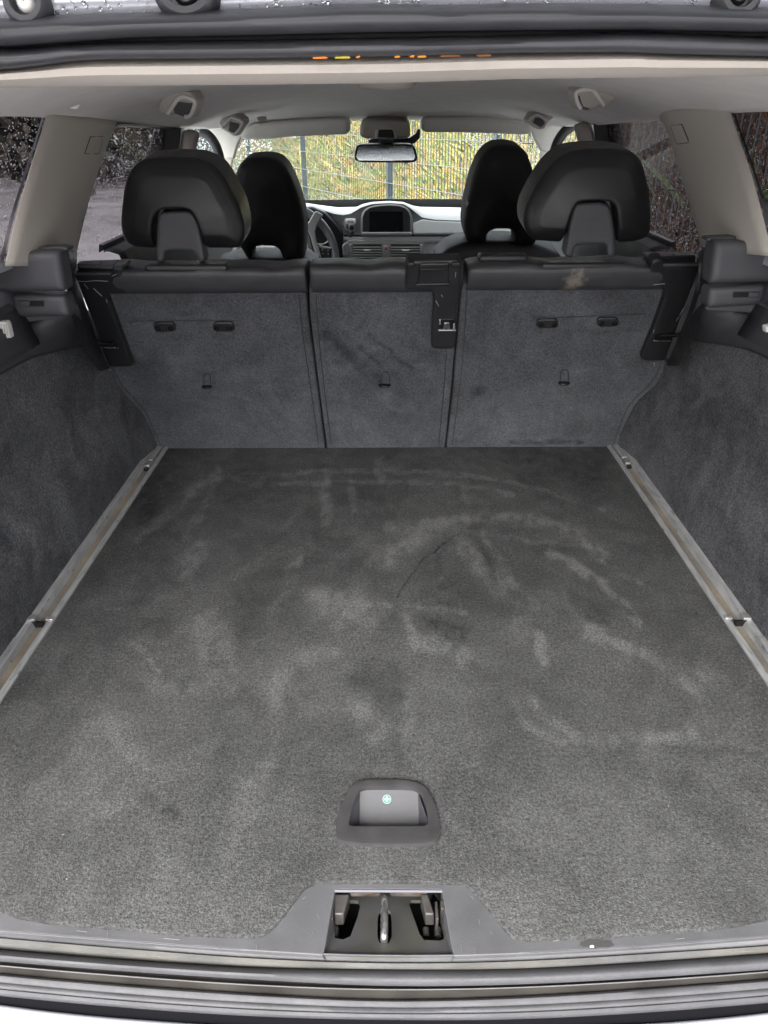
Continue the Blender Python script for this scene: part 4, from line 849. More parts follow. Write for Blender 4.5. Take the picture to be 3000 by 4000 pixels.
loft('bumper_gap', [PL(L8, -2, z=-.07), PL(L9, 12, z=-.078)], mat('gap_black', (.006, .006, .007), 1, spec=0), bump)
loft('painted_bumper', [PL(L9, -4, z=-.082), PL(L9, 0, z=-.073), PL(L9, 10, z=-.071), PL(L9, 120, z=-.075), PL(L9, 240, z=-.10), PL(L9, 300, z=-.2), PL(L9, 310, z=-.5)], m_paint, bump)
# latch recess under the notch
yb_ = PZ(1515, 3742, -.006)[1]; sl25 = math.tan(R(22)); RN = np.array([0, -math.sin(R(22))*-1, math.cos(R(22))]); RP = np.array([0, yb_, -.007])
RN = np.array([0, math.sin(R(22)), math.cos(R(22))])
def RPx(L): return np.array([PP(u, v, RP, RN) for u, v in L])
A = RPx([(1262, 3735), (1774, 3738), (1768, 3700), (1742, 3470), (1296, 3470), (1268, 3700)]); c = len(A)
pan = mesh('recess_panel', np.vstack([A, A-RN*.004]), [tuple(range(c)), tuple(range(c, 2*c))[::-1]]+[(i, (i+1) % c, (i+1) % c+c, i+c) for i in range(c)], mat('recess_plastic', (.068, .068, .069), .5, var=.2, vs=25, c2=(.062, .062, .052), bump=.2, bs=1000, rvar=.08), sill, smooth=False)
holes = [[(1300, 3560), (1316, 3520), (1345, 3478), (1362, 3516), (1399, 3518), (1409, 3531), (1397, 3581), (1369, 3657), (1340, 3670), (1308, 3664), (1304, 3610)],
         [(1597, 3530), (1606, 3516), (1677, 3514), (1694, 3480), (1725, 3520), (1741, 3577), (1734, 3668), (1720, 3674), (1656, 3672), (1639, 3649), (1618, 3590)],
         [(1475, 3590), (1480, 3560), (1502, 3548), (1526, 3560), (1530, 3590), (1530, 3660), (1520, 3682), (1502, 3687), (1482, 3682), (1475, 3660)]]
for H in holes:
    A = RPx(H); c = len(A)
    cut(pan, np.vstack([A+RN*.02, A-RN*.02]), [tuple(range(c)), tuple(range(c, 2*c))[::-1]]+[(i, (i+1) % c, (i+1) % c+c, i+c) for i in range(c)])
tk = MB(); tk.box((-.12, .40, -.125), (.12, .56, -.12)); tk.box((-.12, .55, -.125), (.12, .555, -.01)); tk.box((-.125, .43, -.125), (-.12, .56, -.012)); tk.box((.12, .43, -.125), (.125, .56, -.012))
tk.obj('recess_well', m_paintd, sill)
for s, u0, u1 in ((-1, 1308, 1262), (1, 1726, 1774)):
    T_ = [PZ(u0, 3478, Z0-.001), PZ(u1, 3738, Z0-.001)]; B_ = [T_[0]+np.array([-s*.004, 0, -.055]), T_[1]+np.array([-s*.003, 0, -.010])]
    mesh('recess_wall', T_+B_[::-1], [(0, 1, 2, 3)], m_sill, sill)
mesh('recess_rim', [PZ(1308, 3476, Z0+.001), PZ(1726, 3478, Z0+.001), PZ(1730, 3487, Z0-.002), PZ(1304, 3485, Z0-.002)], [(0, 1, 2, 3)], mat('pale_edge', (.13, .13, .15), .5), sill)
m_rust = mat('rusty_plate', (.09, .075, .068), .6, .3, var=.4, vs=90, c2=(.06, .035, .02))
for u0, u1 in ((1366, 1484), (1522, 1668)):
    A = np.array([PZ(u0, 3488, -.010), PZ(u1, 3488, -.010), PZ(u1-4, 3500, -.016), PZ(u0+6, 3500, -.016)]); mesh('body_plate', np.vstack([A, A+[0, .002, -.004]]), [(0, 1, 2, 3), (7, 6, 5, 4), (0, 4, 5, 1), (1, 5, 6, 2), (2, 6, 7, 3), (3, 7, 4, 0)], m_rust, sill, bevel=.0006)
latch = empty('boot_striker', (0, .48, -.03), 'steel striker loop standing in the latch recess', 'striker')
sp = smooth_line([PZ(1503, 3486, -.045), PZ(1503, 3500, -.012), PZ(1502, 3560, -.006), PZ(1501, 3640, -.006), PZ(1500, 3668, -.009), PZ(1500, 3678, -.018), PZ(1500, 3680, -.07)], 2)
tube('loop', sp, .0041, m_steel, latch, seg=14)
tk = MB(); a = PZ(1492, 3490, -.014); tk.box((a[0]-.001, a[1], -.03), (a[0]+.0075, a[1]+.003, -.008)); tk.obj('loop_bracket', m_dsteel, latch, bevel=.0008)
for (f, t) in (([(1306, 3570), (1342, 3570), (1340, 3624), (1307, 3624)], -1), ([(1661, 3570), (1697, 3570), (1696, 3624), (1661, 3624)], 1)):
    A = np.array([PZ(u, v, -.012 if v < 3600 else -.022) for u, v in f]); y0 = A[0, 1]; x0, x1 = A[0, 0], A[1, 0]
    cr_ = empty('latch_stop', ((x0+x1)/2, y0, -.02), ('left' if t < 0 else 'right')+' brown-grey plastic stop block inside the latch recess', 'stop block', 'stop blocks in the latch recess')
    dx = -t*.010
    V = [(x0, y0, -.012), (x1, y0, -.012), (x1, y0-.004, -.027), (x0, y0-.004, -.027), (x0+dx*(.4 if t > 0 else -.2), y0+.022, -.010), (x1+abs(dx)*.6*(-t), y0+.022, -.010), (x1+abs(dx)*.5*(-t), y0+.022, -.035), (x0+dx*.4, y0+.022, -.035)]
    mesh('block', V, [(0, 1, 2, 3), (4, 7, 6, 5), (0, 4, 5, 1), (1, 5, 6, 2), (2, 6, 7, 3), (3, 7, 4, 0)], m_latch, cr_, bevel=.0015)
    tk = MB(); xo = x1 if t > 0 else x0; tk.box((xo+t*.001, y0-.008, -.05), (xo+t*.004, y0+.012, -.008)); tk.box((xo+t*.007, y0+.002, -.045), (xo+t*.011, y0+.012, -.006)) if t > 0 else None; tk.obj('blade', m_latch, cr_, bevel=.0008)
    for q in ((-.004, .0035), (.009*t, .004)): tube('bolt', [(x0+.005+q[0], y0-.013, -.034), (x0+.005+q[0], y0-.003, -.034)], q[1], m_latch, cr_)
# dried water mark and paint fleck on the sill
c0_ = PZ(2335, 3688, 0); 
def blot(name, u, v, rx, ry, m, lab=None, z=Z0+.0006, par=None, seed=0):
    r_ = random.Random(seed); c = PZ(u, v, z); n = 26; pts = []
    for i in range(n):
        a = 2*math.pi*i/n; k = r_.uniform(.78, 1.1); q = PZ(u+rx*k*math.cos(a), v+ry*k*math.sin(a), z); pts.append(q)
    return mesh(name, pts, [tuple(range(n))], m, par, smooth=False)
m_scuff0 = mat('sill_scuff', (.13, .13, .135), .6)
m_damp = mat('damp_mark', (.045, .045, .046), .35)
blot('damp_mark', 2335, 3687, 72, 18, m_damp, par=sill, seed=3)
for k_, (u, v, du, dv) in enumerate([(1180, 3512, 14, -10), (1096, 3606, 10, -16), (1236, 3572, 10, 14), (1222, 3640, -8, 18), (1840, 3500, 8, 14), (1868, 3590, 4, 20), (1915, 3640, 6, 12), (1850, 3700, 2, 26), (1800, 3690, 3, 30), (860, 3690, -3, 20), (420, 3640, -2, 22), (2160, 3676, 26, -3), (2470, 3690, 4, 18), (640, 3665, 60, 6), (300, 3635, 40, 5), (2640, 3668, 34, -4), (1000, 3690, 2, 24), (1130, 3560, 14, -20)]):
    tube('scratch', [PZ(u, v, Z0+.0004), PZ(u+du/2+3, v+dv/2, Z0+.0004), PZ(u+du, v+dv, Z0+.0004)], .00035, m_scuff0, sill, seg=4)
blot('paint_fleck', 2312, 3697, 9, 5, m_white, par=sill, z=Z0+.001, seed=5)

# ============================================================ FRONT OF THE CABIN
def twin(): pass
# roof fittings
def grab(lab, shell, dark, rim, y):
    c = PY(shell[0][0], shell[0][1], y); root = empty('grab_handle', c, lab, 'grab handle', 'folded grab handles on the headliner')
    nrm_ = (-.25 if c[0] < 0 else .25, -1, -.1)
    inflate('handle_body', shell, yp(y), nrm_, .035, m_pillar, root, r=.008, h=.008, res=.003, sm=1, cr=.004)
    slab('handle_recess', dark, yp(y), nrm_, .004, m_graypl, root, off=.0088, bevel=.001)
    n_ = np.array(nrm_)/np.linalg.norm(nrm_); pc = PY(*np.mean(np.array(dark), 0), y)+n_*.010
    tube('handle_rim', smooth_line([PP(u, v, pc, n_) for u, v in rim], 2), .0042, m_cream, root)  # rim colour paler than the body to imitate light from the front
z1 = lambda L: [(x/1.659, y/1.659) for x, y in L]
z3 = lambda L: [(2000+x/1.659, y/1.659) for x, y in L]
grab('folded grab handle over the left rear door window', z1([(1030, 690), (1045, 640), (1120, 578), (1180, 578), (1250, 598), (1278, 645), (1262, 700), (1236, 765), (1195, 764), (1150, 738), (1088, 745), (1038, 724)]),
     z1([(1150, 655), (1250, 668), (1228, 752), (1195, 758), (1130, 735), (1120, 700)]), z1([(1088, 738), (1148, 640), (1185, 624), (1255, 646), (1268, 670), (1234, 758), (1198, 758)]), 1.72)
grab('folded grab handle over the left front door, beside the driver sun visor', z1([(1422, 800), (1440, 765), (1500, 726), (1532, 728), (1582, 770), (1585, 802), (1530, 882), (1500, 868), (1440, 835)]),
     z1([(1490, 788), (1552, 802), (1545, 832), (1512, 864), (1480, 848)]), z1([(1440, 826), (1495, 764), (1512, 760), (1572, 788), (1578, 802), (1526, 874), (1504, 866)]), 2.45)
grab('folded grab handle over the right rear door window', z3([(405, 600), (420, 565), (470, 530), (560, 523), (590, 540), (650, 610), (662, 652), (602, 692), (560, 690), (495, 720), (442, 706), (425, 670)]),
     z3([(420, 622), (515, 606), (540, 640), (530, 690), (490, 714), (444, 702)]), z3([(446, 704), (424, 668), (410, 612), (425, 588), (510, 574), (534, 590), (596, 686)]), 1.72)
grab('folded grab handle over the right front door, beside the passenger sun visor', z3([(102, 780), (130, 735), (145, 688), (180, 685), (264, 745), (262, 768), (228, 792), (208, 832), (175, 838), (112, 800)]),
     z3([(150, 762), (200, 768), (214, 802), (182, 830), (136, 800)]), z3([(176, 832), (110, 792), (112, 776), (152, 746), (168, 744), (234, 782)]), 2.45)
# airbag-curtain notches in the headliner
for s, L, D in ((-1, [(490, 600), (565, 610), (500, 715), (425, 700)], [(478, 640), (498, 632), (500, 668), (480, 672)]), (1, [(1105, 525), (1160, 520), (1240, 620), (1180, 632)], [(1172, 572), (1196, 570), (1218, 598), (1176, 606)])):
    f = z1 if s < 0 else z3
    o = slab('roof_clip', f(L), yp(1.45), (s*-.3, -1, -.2), .01, m_head, car, bevel=.003)
    slab('clip_hole', f(D), yp(1.448), (s*-.3, -1, -.2), .004, m_graypl, o, off=.001, bevel=.0005)
# sun visors
def visor(lab, px):
    c = PY(np.mean([p[0] for p in px]), 510, 2.72); root = empty('sun_visor', c, lab, 'sun visor', 'sun visors folded against the roof')
    inflate('visor_pad', px, yp(2.72), (0, -1, -.25), .03, m_head, root, r=.016, h=.016, res=.006, sm=2)
visor('driver sun visor folded up left of the roof console', [(939, 524), (955, 502), (975, 492), (1020, 482), (1141, 470), (1292, 462), (1352, 463), (1369, 475), (1368, 512), (1352, 524), (1262, 527), (1141, 533), (1051, 542), (960, 545), (942, 538)])
visor('passenger sun visor folded up right of the roof console', [(1644, 490), (1650, 466), (1663, 459), (1844, 452), (1960, 455), (2040, 466), (2072, 484), (2080, 505), (2074, 521), (2040, 525), (1930, 520), (1784, 516), (1663, 516), (1646, 508)])
slab('visor_stub', [(1004, 460), (1022, 457), (1040, 459), (1042, 470), (1022, 474), (1004, 471)], yp(2.5), (0, -1, -.6), .006, m_pillar, car, bevel=.002)
# roof console
rc = empty('roof_console', PY(1510, 520, 2.68), 'grey roof console with dark sensor window above the mirror', 'roof console')
inflate('console_body', [(1405, 515), (1408, 495), (1416, 478), (1440, 471), (1512, 469), (1585, 471), (1597, 480), (1603, 505), (1603, 528), (1594, 540), (1560, 542), (1460, 542), (1425, 541), (1408, 532)], yp(2.68), (0, -1, -.2), .06, m_pillar, rc, r=.012, h=.012, res=.005)
slab('console_face', [(1464, 541), (1466, 508), (1478, 504), (1534, 504), (1546, 508), (1550, 541)], yp(2.66), (0, -1, -.2), .01, m_cream, rc, bevel=.003)
slab('sensor_window', [(1474, 538), (1479, 508), (1533, 508), (1541, 538)], yp(2.655), (0, -1, -.2), .01, m_plastic, rc, off=.002, bevel=.003)
slab('sensor_housing', [(1440, 545), (1460, 541), (1480, 530), (1540, 530), (1560, 541), (1600, 538), (1625, 520), (1632, 502), (1642, 504), (1640, 540), (1620, 560), (1600, 566), (1440, 566)], yp(2.74), FN, .05, m_plastic, rc, bevel=.008, seg=3)
# rearview mirror
mrr = empty('rearview_mirror', PY(1508, 600, 2.66), 'black framed rearview mirror hanging below the roof console', 'mirror')
mo = [(1383, 612), (1388, 585), (1393, 569), (1408, 564), (1500, 563), (1600, 563), (1618, 570), (1626, 590), (1631, 618), (1624, 632), (1600, 636), (1500, 635), (1410, 634), (1390, 628)]
inflate('mirror_housing', mo, yp(2.66), (0, -1, -.08), .035, m_plastic, mrr, r=.006, h=.005, res=.004)
slab('mirror_glass', [(1392, 612), (1400, 574), (1412, 569), (1598, 569), (1612, 574), (1622, 614), (1614, 627), (1500, 628), (1400, 626)], yp(2.66), (0, -1, -.026), .002, m_mirror, mrr, off=.0062, bevel=0, smooth=False)
slab('mirror_stem', [(1478, 566), (1484, 545), (1536, 545), (1540, 566)], yp(2.69), FN, .03, m_plastic, mrr, bevel=.004)
# pillars of the front cabin
for s, nm in ((-1, 'left'), (1, 'right')):
    if s < 0:
        Bp = [(706, 516), (722, 507), (760, 508), (784, 518), (772, 560), (757, 640), (690, 640), (694, 600), (704, 560)]
        Dk = [(606, 492), (705, 499), (709, 512), (704, 560), (690, 640), (560, 640), (588, 560)]
        Cr = [(786, 516), (800, 470), (990, 470), (945, 530), (930, 560), (918, 600), (912, 622), (872, 618), (862, 585), (846, 555), (818, 526)]
        Ap = [(868, 596), (914, 606), (906, 660), (902, 720), (904, 800), (860, 800), (872, 700), (866, 640)]
        Fr = [(784, 514), (812, 526), (838, 556), (855, 600), (866, 660), (870, 740)]
    else:
        Bp = [(2236, 492), (2262, 478), (2300, 480), (2314, 500), (2322, 540), (2340, 610), (2262, 610), (2258, 560), (2248, 520)]
        Dk = [(2315, 463), (2410, 458), (2420, 480), (2450, 600), (2340, 610), (2322, 540)]
        Cr = [(2236, 494), (2220, 450), (2030, 460), (2072, 505), (2088, 545), (2104, 572), (2112, 588), (2135, 594), (2158, 588), (2166, 560), (2196, 516)]
        Ap = [(2108, 578), (2160, 582), (2152, 640), (2120, 720), (2120, 800), (2092, 800), (2100, 700), (2106, 640)]
        Fr = [(2238, 492), (2206, 512), (2180, 548), (2164, 592), (2158, 640), (2150, 720)]
    bo = inflate('centre_pillar_trim', Bp, yp(2.32), (-s*.3, -1, 0), .06, m_pillar, car, r=.02, h=.015, res=.006); tag(bo, nm+' centre pillar trim')
    slab('door_divider', Dk, yp(2.28), (-s*.4, -1, 0), .02, m_gloss, car, bevel=.002)
    slab('header_corner', Cr, yp(2.79), FN, .03, m_head, car, bevel=.006, seg=3)
    slab('windscreen_pillar', Ap, yp(2.95), (-s*.2, -1, 0), .05, m_pillar, car, bevel=.008, seg=3)
    tube('front_door_frame', smooth_line([PY(u, v, 2.62) for u, v in Fr], 2), .016, m_plastic, car)
    # rear door: sill shoulder, weather strip, window top seal
    ys = np.linspace(1.72, 2.5, 20)
    loft('rear_door_card', [[(s*.60, y, .1), (s*.605, y, .45), (s*.618, y, .487), (s*.64, y, .494), (s*.652, y, .494)] for y in ys], m_leather_f, car, thick=.004)
    loft('door_weather_strip', [[(s*.652, y, .49), (s*.652, y, .506), (s*.660, y, .508), (s*.664, y, .49)] for y in ys], m_gloss, car)
    T_ = [PX(u, v, s*.603) for u, v in (([(448, 484), (560, 487), (705, 499)]) if s < 0 else ([(2572, 440), (2550, 434), (2450, 446), (2320, 464)]))]
    tube('window_top_seal', resample(T_, 12), .006, m_gloss, car)
    ys = np.linspace(2.35, 3.1, 8)
    loft('front_door_card', [[(s*.60, y, .0), (s*.61, y, .43), (s*.65, y, .45)] for y in ys], m_dash2, car, thick=.004)
# seat belt hanging at the right rear quarter
# ---- dashboard
da = empty('dashboard', (0, 3.1, .1), 'grey dashboard with domed screen hood and centre vents', 'dashboard')
T = [(800, 775), (1000, 786), (1100, 790), (1190, 792), (1250, 801), (1322, 810), (1395, 808), (1413, 798), (1453, 789), (1521, 785), (1576, 789), (1612, 803), (1640, 808), (1811, 811), (2100, 815), (2240, 812)]
Fr = [(800, 800), (1000, 802), (1100, 802), (1190, 806), (1250, 817), (1304, 835), (1340, 840), (1369, 835), (1413, 809), (1453, 797), (1521, 793), (1576, 797), (1604, 814), (1648, 849), (1700, 858), (1811, 862), (2100, 864), (2240, 862)]
xs = np.linspace(800, 2240, 150); Ti = np.interp(xs, *zip(*T)); Fi = np.interp(xs, *zip(*Fr))
rg = [[PY(u, v, 3.32) for u, v in zip(xs, Ti)], [PY(u, a*.7+b*.3-1, 3.2) for u, a, b in zip(xs, Ti, Fi)], [PY(u, a*.3+b*.7-1, 3.08) for u, a, b in zip(xs, Ti, Fi)], [PY(u, b, 3.03) for u, b in zip(xs, Fi)], [PY(u, b+3, 3.035) for u, b in zip(xs, Fi)]]
loft('dash_pad', rg, m_dash, da)
xs2 = np.linspace(800, 2240, 150)
loft('fascia', [[PY(u, b+2, 3.04) for u, b in zip(xs, Fi)], [PY(u, max(b+6, 900), 3.05) for u, b in zip(xs, Fi)], [PY(u, 917, 3.045) for u in xs]], m_dash2, da)
slab('passenger_pad', [(1650, 855), (1700, 861), (1811, 865), (2240, 866), (2240, 914), (1616, 914), (1612, 870)], yp(3.02), (0, -1, .35), .03, m_dash, da, bevel=.006, seg=3)
slab('pad_gap', [(1336, 914), (2240, 914), (2240, 925), (1336, 925)], yp(3.05), FN, .01, m_paintd, da, bevel=0)
slab('trim_strip', [(1338, 924), (2240, 922), (2240, 938), (1338, 939)], yp(3.035), (0, -1, .3), .02, m_dash, da, bevel=.003)
slab('lower_panel', [(800, 925), (1336, 925), (1336, 938), (2240, 938), (2240, 1100), (800, 1100)], yp(3.05), FN, .03, m_dash, da, bevel=.003)
slab('light_trim', [(1352, 958), (1354, 944), (1362, 939), (1790, 936), (1786, 947), (1660, 949), (1658, 1040), (1650, 1040), (1648, 950), (1372, 952), (1364, 958)], yp(3.03), FN, .015, m_silver, da, bevel=.003, seg=3)
# screen
sc = [(1408, 912), (1410, 845), (1418, 824), (1434, 811), (1467, 801), (1520, 797), (1565, 800), (1592, 812), (1604, 830), (1611, 850), (1613, 911)]
inflate('screen_hood', sc, yp(3.03), FN, .05, m_dash2, da, r=.01, h=.006, res=.005, sm=1)
slab('screen_recess', [(1417, 904), (1417, 848), (1426, 826), (1444, 812), (1475, 805), (1520, 802), (1560, 805), (1584, 814), (1596, 830), (1602, 848), (1602, 904), (1590, 908), (1430, 908)], yp(3.02), FN, .004, m_plastic, da, bevel=.001)
slab('hood_sill', [(1414, 905), (1606, 905), (1610, 913), (1410, 913)], yp(3.01), (0, -1, .6), .02, m_silver, da, bevel=.003)
slab('display', [(1443, 826), (1574, 826), (1574, 908), (1443, 908)], yp(3.012), FN, .003, m_screen, da, bevel=.001, smooth=False)
# vents
vb = slab('vent_frame', [(1366, 952), (1642, 950), (1644, 1030), (1362, 1030)], yp(3.02), FN, .02, m_dash2, da, bevel=.003)
for a, b in ((1378, 1490), (1527, 1641)):
    slab('vent_opening', [(a, 954), (b, 954), (b, 1020), (a, 1020)], yp(3.016), FN, .003, m_paintd, vb, off=.002, bevel=0)
    for k in range(5): slab('vent_slat', [(a, 963+k*10), (b, 963+k*10), (b, 966.5+k*10), (a, 966.5+k*10)], yp(3.01), (0, -1, .5), .01, m_silver, vb, off=.002, bevel=.0005)
    slab('vent_tab', [((a+b)/2-14, 976), ((a+b)/2+16, 975), ((a+b)/2+14, 981), ((a+b)/2-12, 981)], yp(3.0), FN, .01, m_white, vb, bevel=.001)
for u in (1368, 1646):
    slab('vent_wheel', [(u-5, 955), (u+4, 955), (u+5, 985), (u-5, 985)], yp(3.005), FN, .01, m_silver, vb, bevel=.002)
slab('hazard_button', [(1498, 960), (1518, 960), (1519, 985), (1497, 985)], yp(3.0), FN, .006, m_dash2, vb, bevel=.002)
tr_ = [(1502, 976), (1509, 964), (1516, 976)]
slab('hazard_triangle', tr_, yp(2.996), FN, .002, m_red, vb, off=.001, bevel=0)
# key slot with key
ks = slab('key_slot', [(1344, 860), (1350, 853), (1387, 853), (1393, 860), (1392, 900), (1386, 906), (1350, 906), (1344, 898)], yp(3.03), FN, .01, m_dash2, da, bevel=.003)
inflate('start_button_ring', [(1349, 858), (1356, 854), (1384, 854), (1390, 860), (1389, 874), (1382, 878), (1356, 877), (1350, 872)], yp(3.02), FN, .008, m_white, ks, r=.003, h=.003, res=.003)
slab('start_button', [(1356, 862), (1380, 862), (1380, 871), (1356, 871)], yp(3.012), FN, .004, m_dash2, ks, off=.001, bevel=.001)
key = empty('car_key', PY(1370, 900, 2.99), 'black car key with ring hanging from the dashboard slot', 'key')
slab('key_head', [(1353, 880), (1368, 879), (1386, 881), (1386, 896), (1376, 900), (1356, 898), (1352, 890)], yp(3.0), FN, .02, m_gloss, key, bevel=.004, seg=3)
c = PY(1374, 892, 2.985); tube('key_ring', [c+np.array([.011*math.cos(a), 0, .016*math.sin(a)]) for a in np.linspace(0, 2*math.pi, 28)], .0013, m_silver, key)
slab('key_fob', [(1372, 900), (1382, 902), (1380, 918), (1370, 930), (1362, 926), (1364, 912)], yp(2.98), FN, .01, m_plastic, key, bevel=.003, seg=3)
# steering wheel
sw = empty('steering_wheel', PY(1115, 1015, 2.75), 'grey steering wheel with satin spokes, partly hidden by the driver seat', 'steering wheel')
c = PY(1115, 1015, 2.75); wn = np.array([0, -1, .38]); a, b, n = plane_axes(wn)
tube('rim', [c+a*.186*math.cos(t)+b*.186*math.sin(t) for t in np.linspace(0, 2*math.pi, 65)], .0145, mat('wheel_leather', (.13, .135, .14), .3), sw, seg=14)
mspk = m_silver
slab('spoke', [(1188, 882), (1208, 862), (1222, 836), (1234, 822), (1262, 838), (1250, 858), (1238, 880), (1230, 902), (1236, 940), (1246, 975), (1256, 1010), (1236, 1010), (1224, 968), (1212, 925), (1200, 900), (1188, 892)], yp(2.75), (0, -1, .3), .012, mspk, sw, bevel=.004, seg=3)
slab('spoke', [(1244, 952), (1262, 960), (1296, 966), (1296, 971), (1260, 970), (1244, 964)], yp(2.745), (0, -1, .3), .01, mspk, sw, bevel=.003)
slab('hub', [(1100, 890), (1185, 894), (1200, 905), (1212, 950), (1226, 1010), (1150, 1080), (1080, 1060)], yp(2.745), (0, -1, .3), .03, m_dash2, sw, bevel=.01, seg=3)
slab('button_pad', [(1246, 962), (1292, 972), (1290, 1010), (1252, 1010)], yp(2.75), (0, -1, .3), .01, m_gloss, sw, bevel=.002)
for u, v in ((1259, 975), (1261, 990), (1281, 978), (1282, 992)): slab('button_mark', [(u-2, v), (u, v-3), (u+2, v), (u, v+3)], yp(2.745), (0, -1, .3), .001, m_white, sw, off=.003, bevel=0)
ga = slab('instrument_hood', [(1190, 815), (1215, 806), (1270, 830), (1320, 880), (1340, 910), (1340, 1020), (1190, 1020)], yp(3.0), FN, .05, m_gloss, da, bevel=.01, seg=3)
for (u, v, r) in ((1252, 912, .040), (1140, 912, .040)):
    c = PY(u, v, 2.98); tube('dial_ring', [c+np.array([r*math.cos(t), 0, r*math.sin(t)]) for t in np.linspace(0, 2*math.pi, 36)], .0022, m_silver, ga)
    for t in np.linspace(0, 2*math.pi, 24, endpoint=False):
        pass
slab('column_stalk', [(1336, 960), (1350, 948), (1362, 950), (1366, 975), (1366, 1000), (1340, 1000)], yp(2.9), FN, .02, m_dash2, sw, bevel=.004)
# cowl strip under the windscreen
loft('cowl_strip', [[(x, 3.40-.12*(x/.7)**2, z) for x in np.linspace(-.75, .75, 30)] for z in (.30, .444)], m_gloss, car)

# ============================================================ GLASS AND RAINDROPS
def sheet(name, P00, P10, P11, P01, m, lab, n=10, bow=0):
    rings = []
    for i in range(n):
        t = i/(n-1); A = np.array(P00)*(1-t)+np.array(P01)*t; B = np.array(P10)*(1-t)+np.array(P11)*t
        rings.append([A*(1-s)+B*s for s in np.linspace(0, 1, n)])
    o = loft(name, rings, m, car); tag(o, lab); return o
def drops(par, P00, P10, P11, P01, N_, r0, r1, nout, seed, stretch=1.0):
    rg_ = np.random.default_rng(seed); P00, P10, P11, P01 = [np.array(p, float) for p in (P00, P10, P11, P01)]
    s = rg_.random(N_); t = rg_.random(N_); r = r0+(r1-r0)*rg_.random(N_)**3
    C = (P00*(1-s)[:, None]+P10*s[:, None])*(1-t)[:, None]+(P01*(1-s)[:, None]+P11*s[:, None])*t[:, None]
    a, b, n = plane_axes(nout); K = 7
    V = []; F = []
    ang = np.arange(K)*2*math.pi/K
    base = (a[None]*np.cos(ang)[:, None]+b[None]*np.sin(ang)[:, None]*stretch)
    l1 = base*1.0; l2 = base*.76+n*.6; top = n*.95
    tmpl = np.vstack([l1, l2, top[None], (-n*.02)[None]])
    V = (C[:, None, :]+tmpl[None]*r[:, None, None]+n*.0006).reshape(-1, 3)
    Fq = [(i, (i+1) % K, (i+1) % K+K, i+K) for i in range(K)]; Ft = [(i+K, (i+1) % K+K, 2*K) for i in range(K)]+[((i+1) % K, i, 2*K+1) for i in range(K)]
    st = 2*K+2
    for q in range(N_): F += [tuple(i+q*st for i in f) for f in Fq+Ft]
    me = bpy.data.meshes.new('raindrops'); off = np.array(wloc(par)); me.from_pydata((V-off).tolist(), [], F); me.materials.append(m_drop); me.shade_smooth()
    o = bpy.data.objects.new('raindrops', me); col.objects.link(o); o.parent = par; o['kind'] = 'stuff'; return o
gx = lambda z: .618+.22*(.76-z)
for s, nm in ((-1, 'left'), (1, 'right')):
    q = [(s*gx(.54), .1, .54), (s*gx(.54), 1.50, .54), (s*gx(.80), 1.50, .80), (s*gx(.80), .1, .80)]
    o = sheet('quarter_window', *q, m_tint, nm+' tinted rear quarter window speckled with rain'); o.name = 'quarter_window'
    qq = [(s*gx(.50), .95, .50), (s*gx(.50), 1.50, .50), (s*gx(.78), 1.50, .78), (s*gx(.78), .95, .78)]
    drops(o, *qq, 3600, .0008, .0022, (s, 0, .22), 11+s)
    q = [(s*gx(.40), 1.515, .40), (s*gx(.40), 2.33, .40), (s*gx(.78), 2.33, .78), (s*gx(.78), 1.515, .78)]
    o = sheet('rear_door_window', *q, m_tint, nm+' tinted rear door window speckled with rain')
    drops(o, *[(a, b, max(c, .48)) for a, b, c in q], 6500, .0008, .0021, (s, 0, .22), 21+s)
    q = [(s*gx(.40), 2.36, .40), (s*gx(.40), 3.15, .40), (s*gx(.78), 2.95, .78), (s*gx(.78), 2.36, .78)]
    o = sheet('front_door_window', *q, m_clear, nm+' front door window beaded with rain')
    drops(o, *q, 1500, .0015, .004, (s, 0, .22), 31+s)
q = [(-.68, 3.42, .44), (.68, 3.42, .44), (.60, 2.84, .765), (-.60, 2.84, .765)]
ws = sheet('windscreen', *q, m_clear, 'windscreen beaded with rain')
drops(ws, *q, 380, .001, .0028, (0, .5, .9), 51)
drops(ws, (-.63, 3.2, .56), (-.45, 3.2, .56), (-.42, 2.86, .75), (-.60, 2.86, .75), 700, .0015, .0045, (0, .5, .9), 52)
drops(ws, (.40, 3.2, .56), (.62, 3.2, .56), (.60, 2.86, .75), (.25, 2.86, .75), 1300, .0015, .0045, (0, .5, .9), 53)
# bonnet ahead of the windscreen and car floor below the cabin
loft('bonnet', [[(x, y, z-.06*(x/.7)**2) for x in np.linspace(-.75, .75, 15)] for y, z in ((3.45, .355), (3.9, .29), (4.3, .20), (4.45, .05), (4.46, -.3))], m_paint, car, thick=.01)
tk = MB(); tk.box((-.72, .56, -.35), (.72, 3.5, -.3)); tk.box((-.80, .5, -.35), (-.715, 3.4, .36)); tk.box((.715, .5, -.35), (.80, 3.4, .36)); tk.box((-.80, .3, .3), (-.715, 1.5, .535)); tk.box((.715, .3, .3), (.80, 1.5, .535)); tk.box((-.72, .3, .53), (-.66, 1.5, .545)); tk.box((.66, .3, .53), (.72, 1.5, .545))
tk.obj('body_sides', m_paint, car)
tk = MB(); tk.box((-.7, 1.9, -.1), (.7, 3.3, -.09)); tk.obj('cabin_floor', m_wall, car)

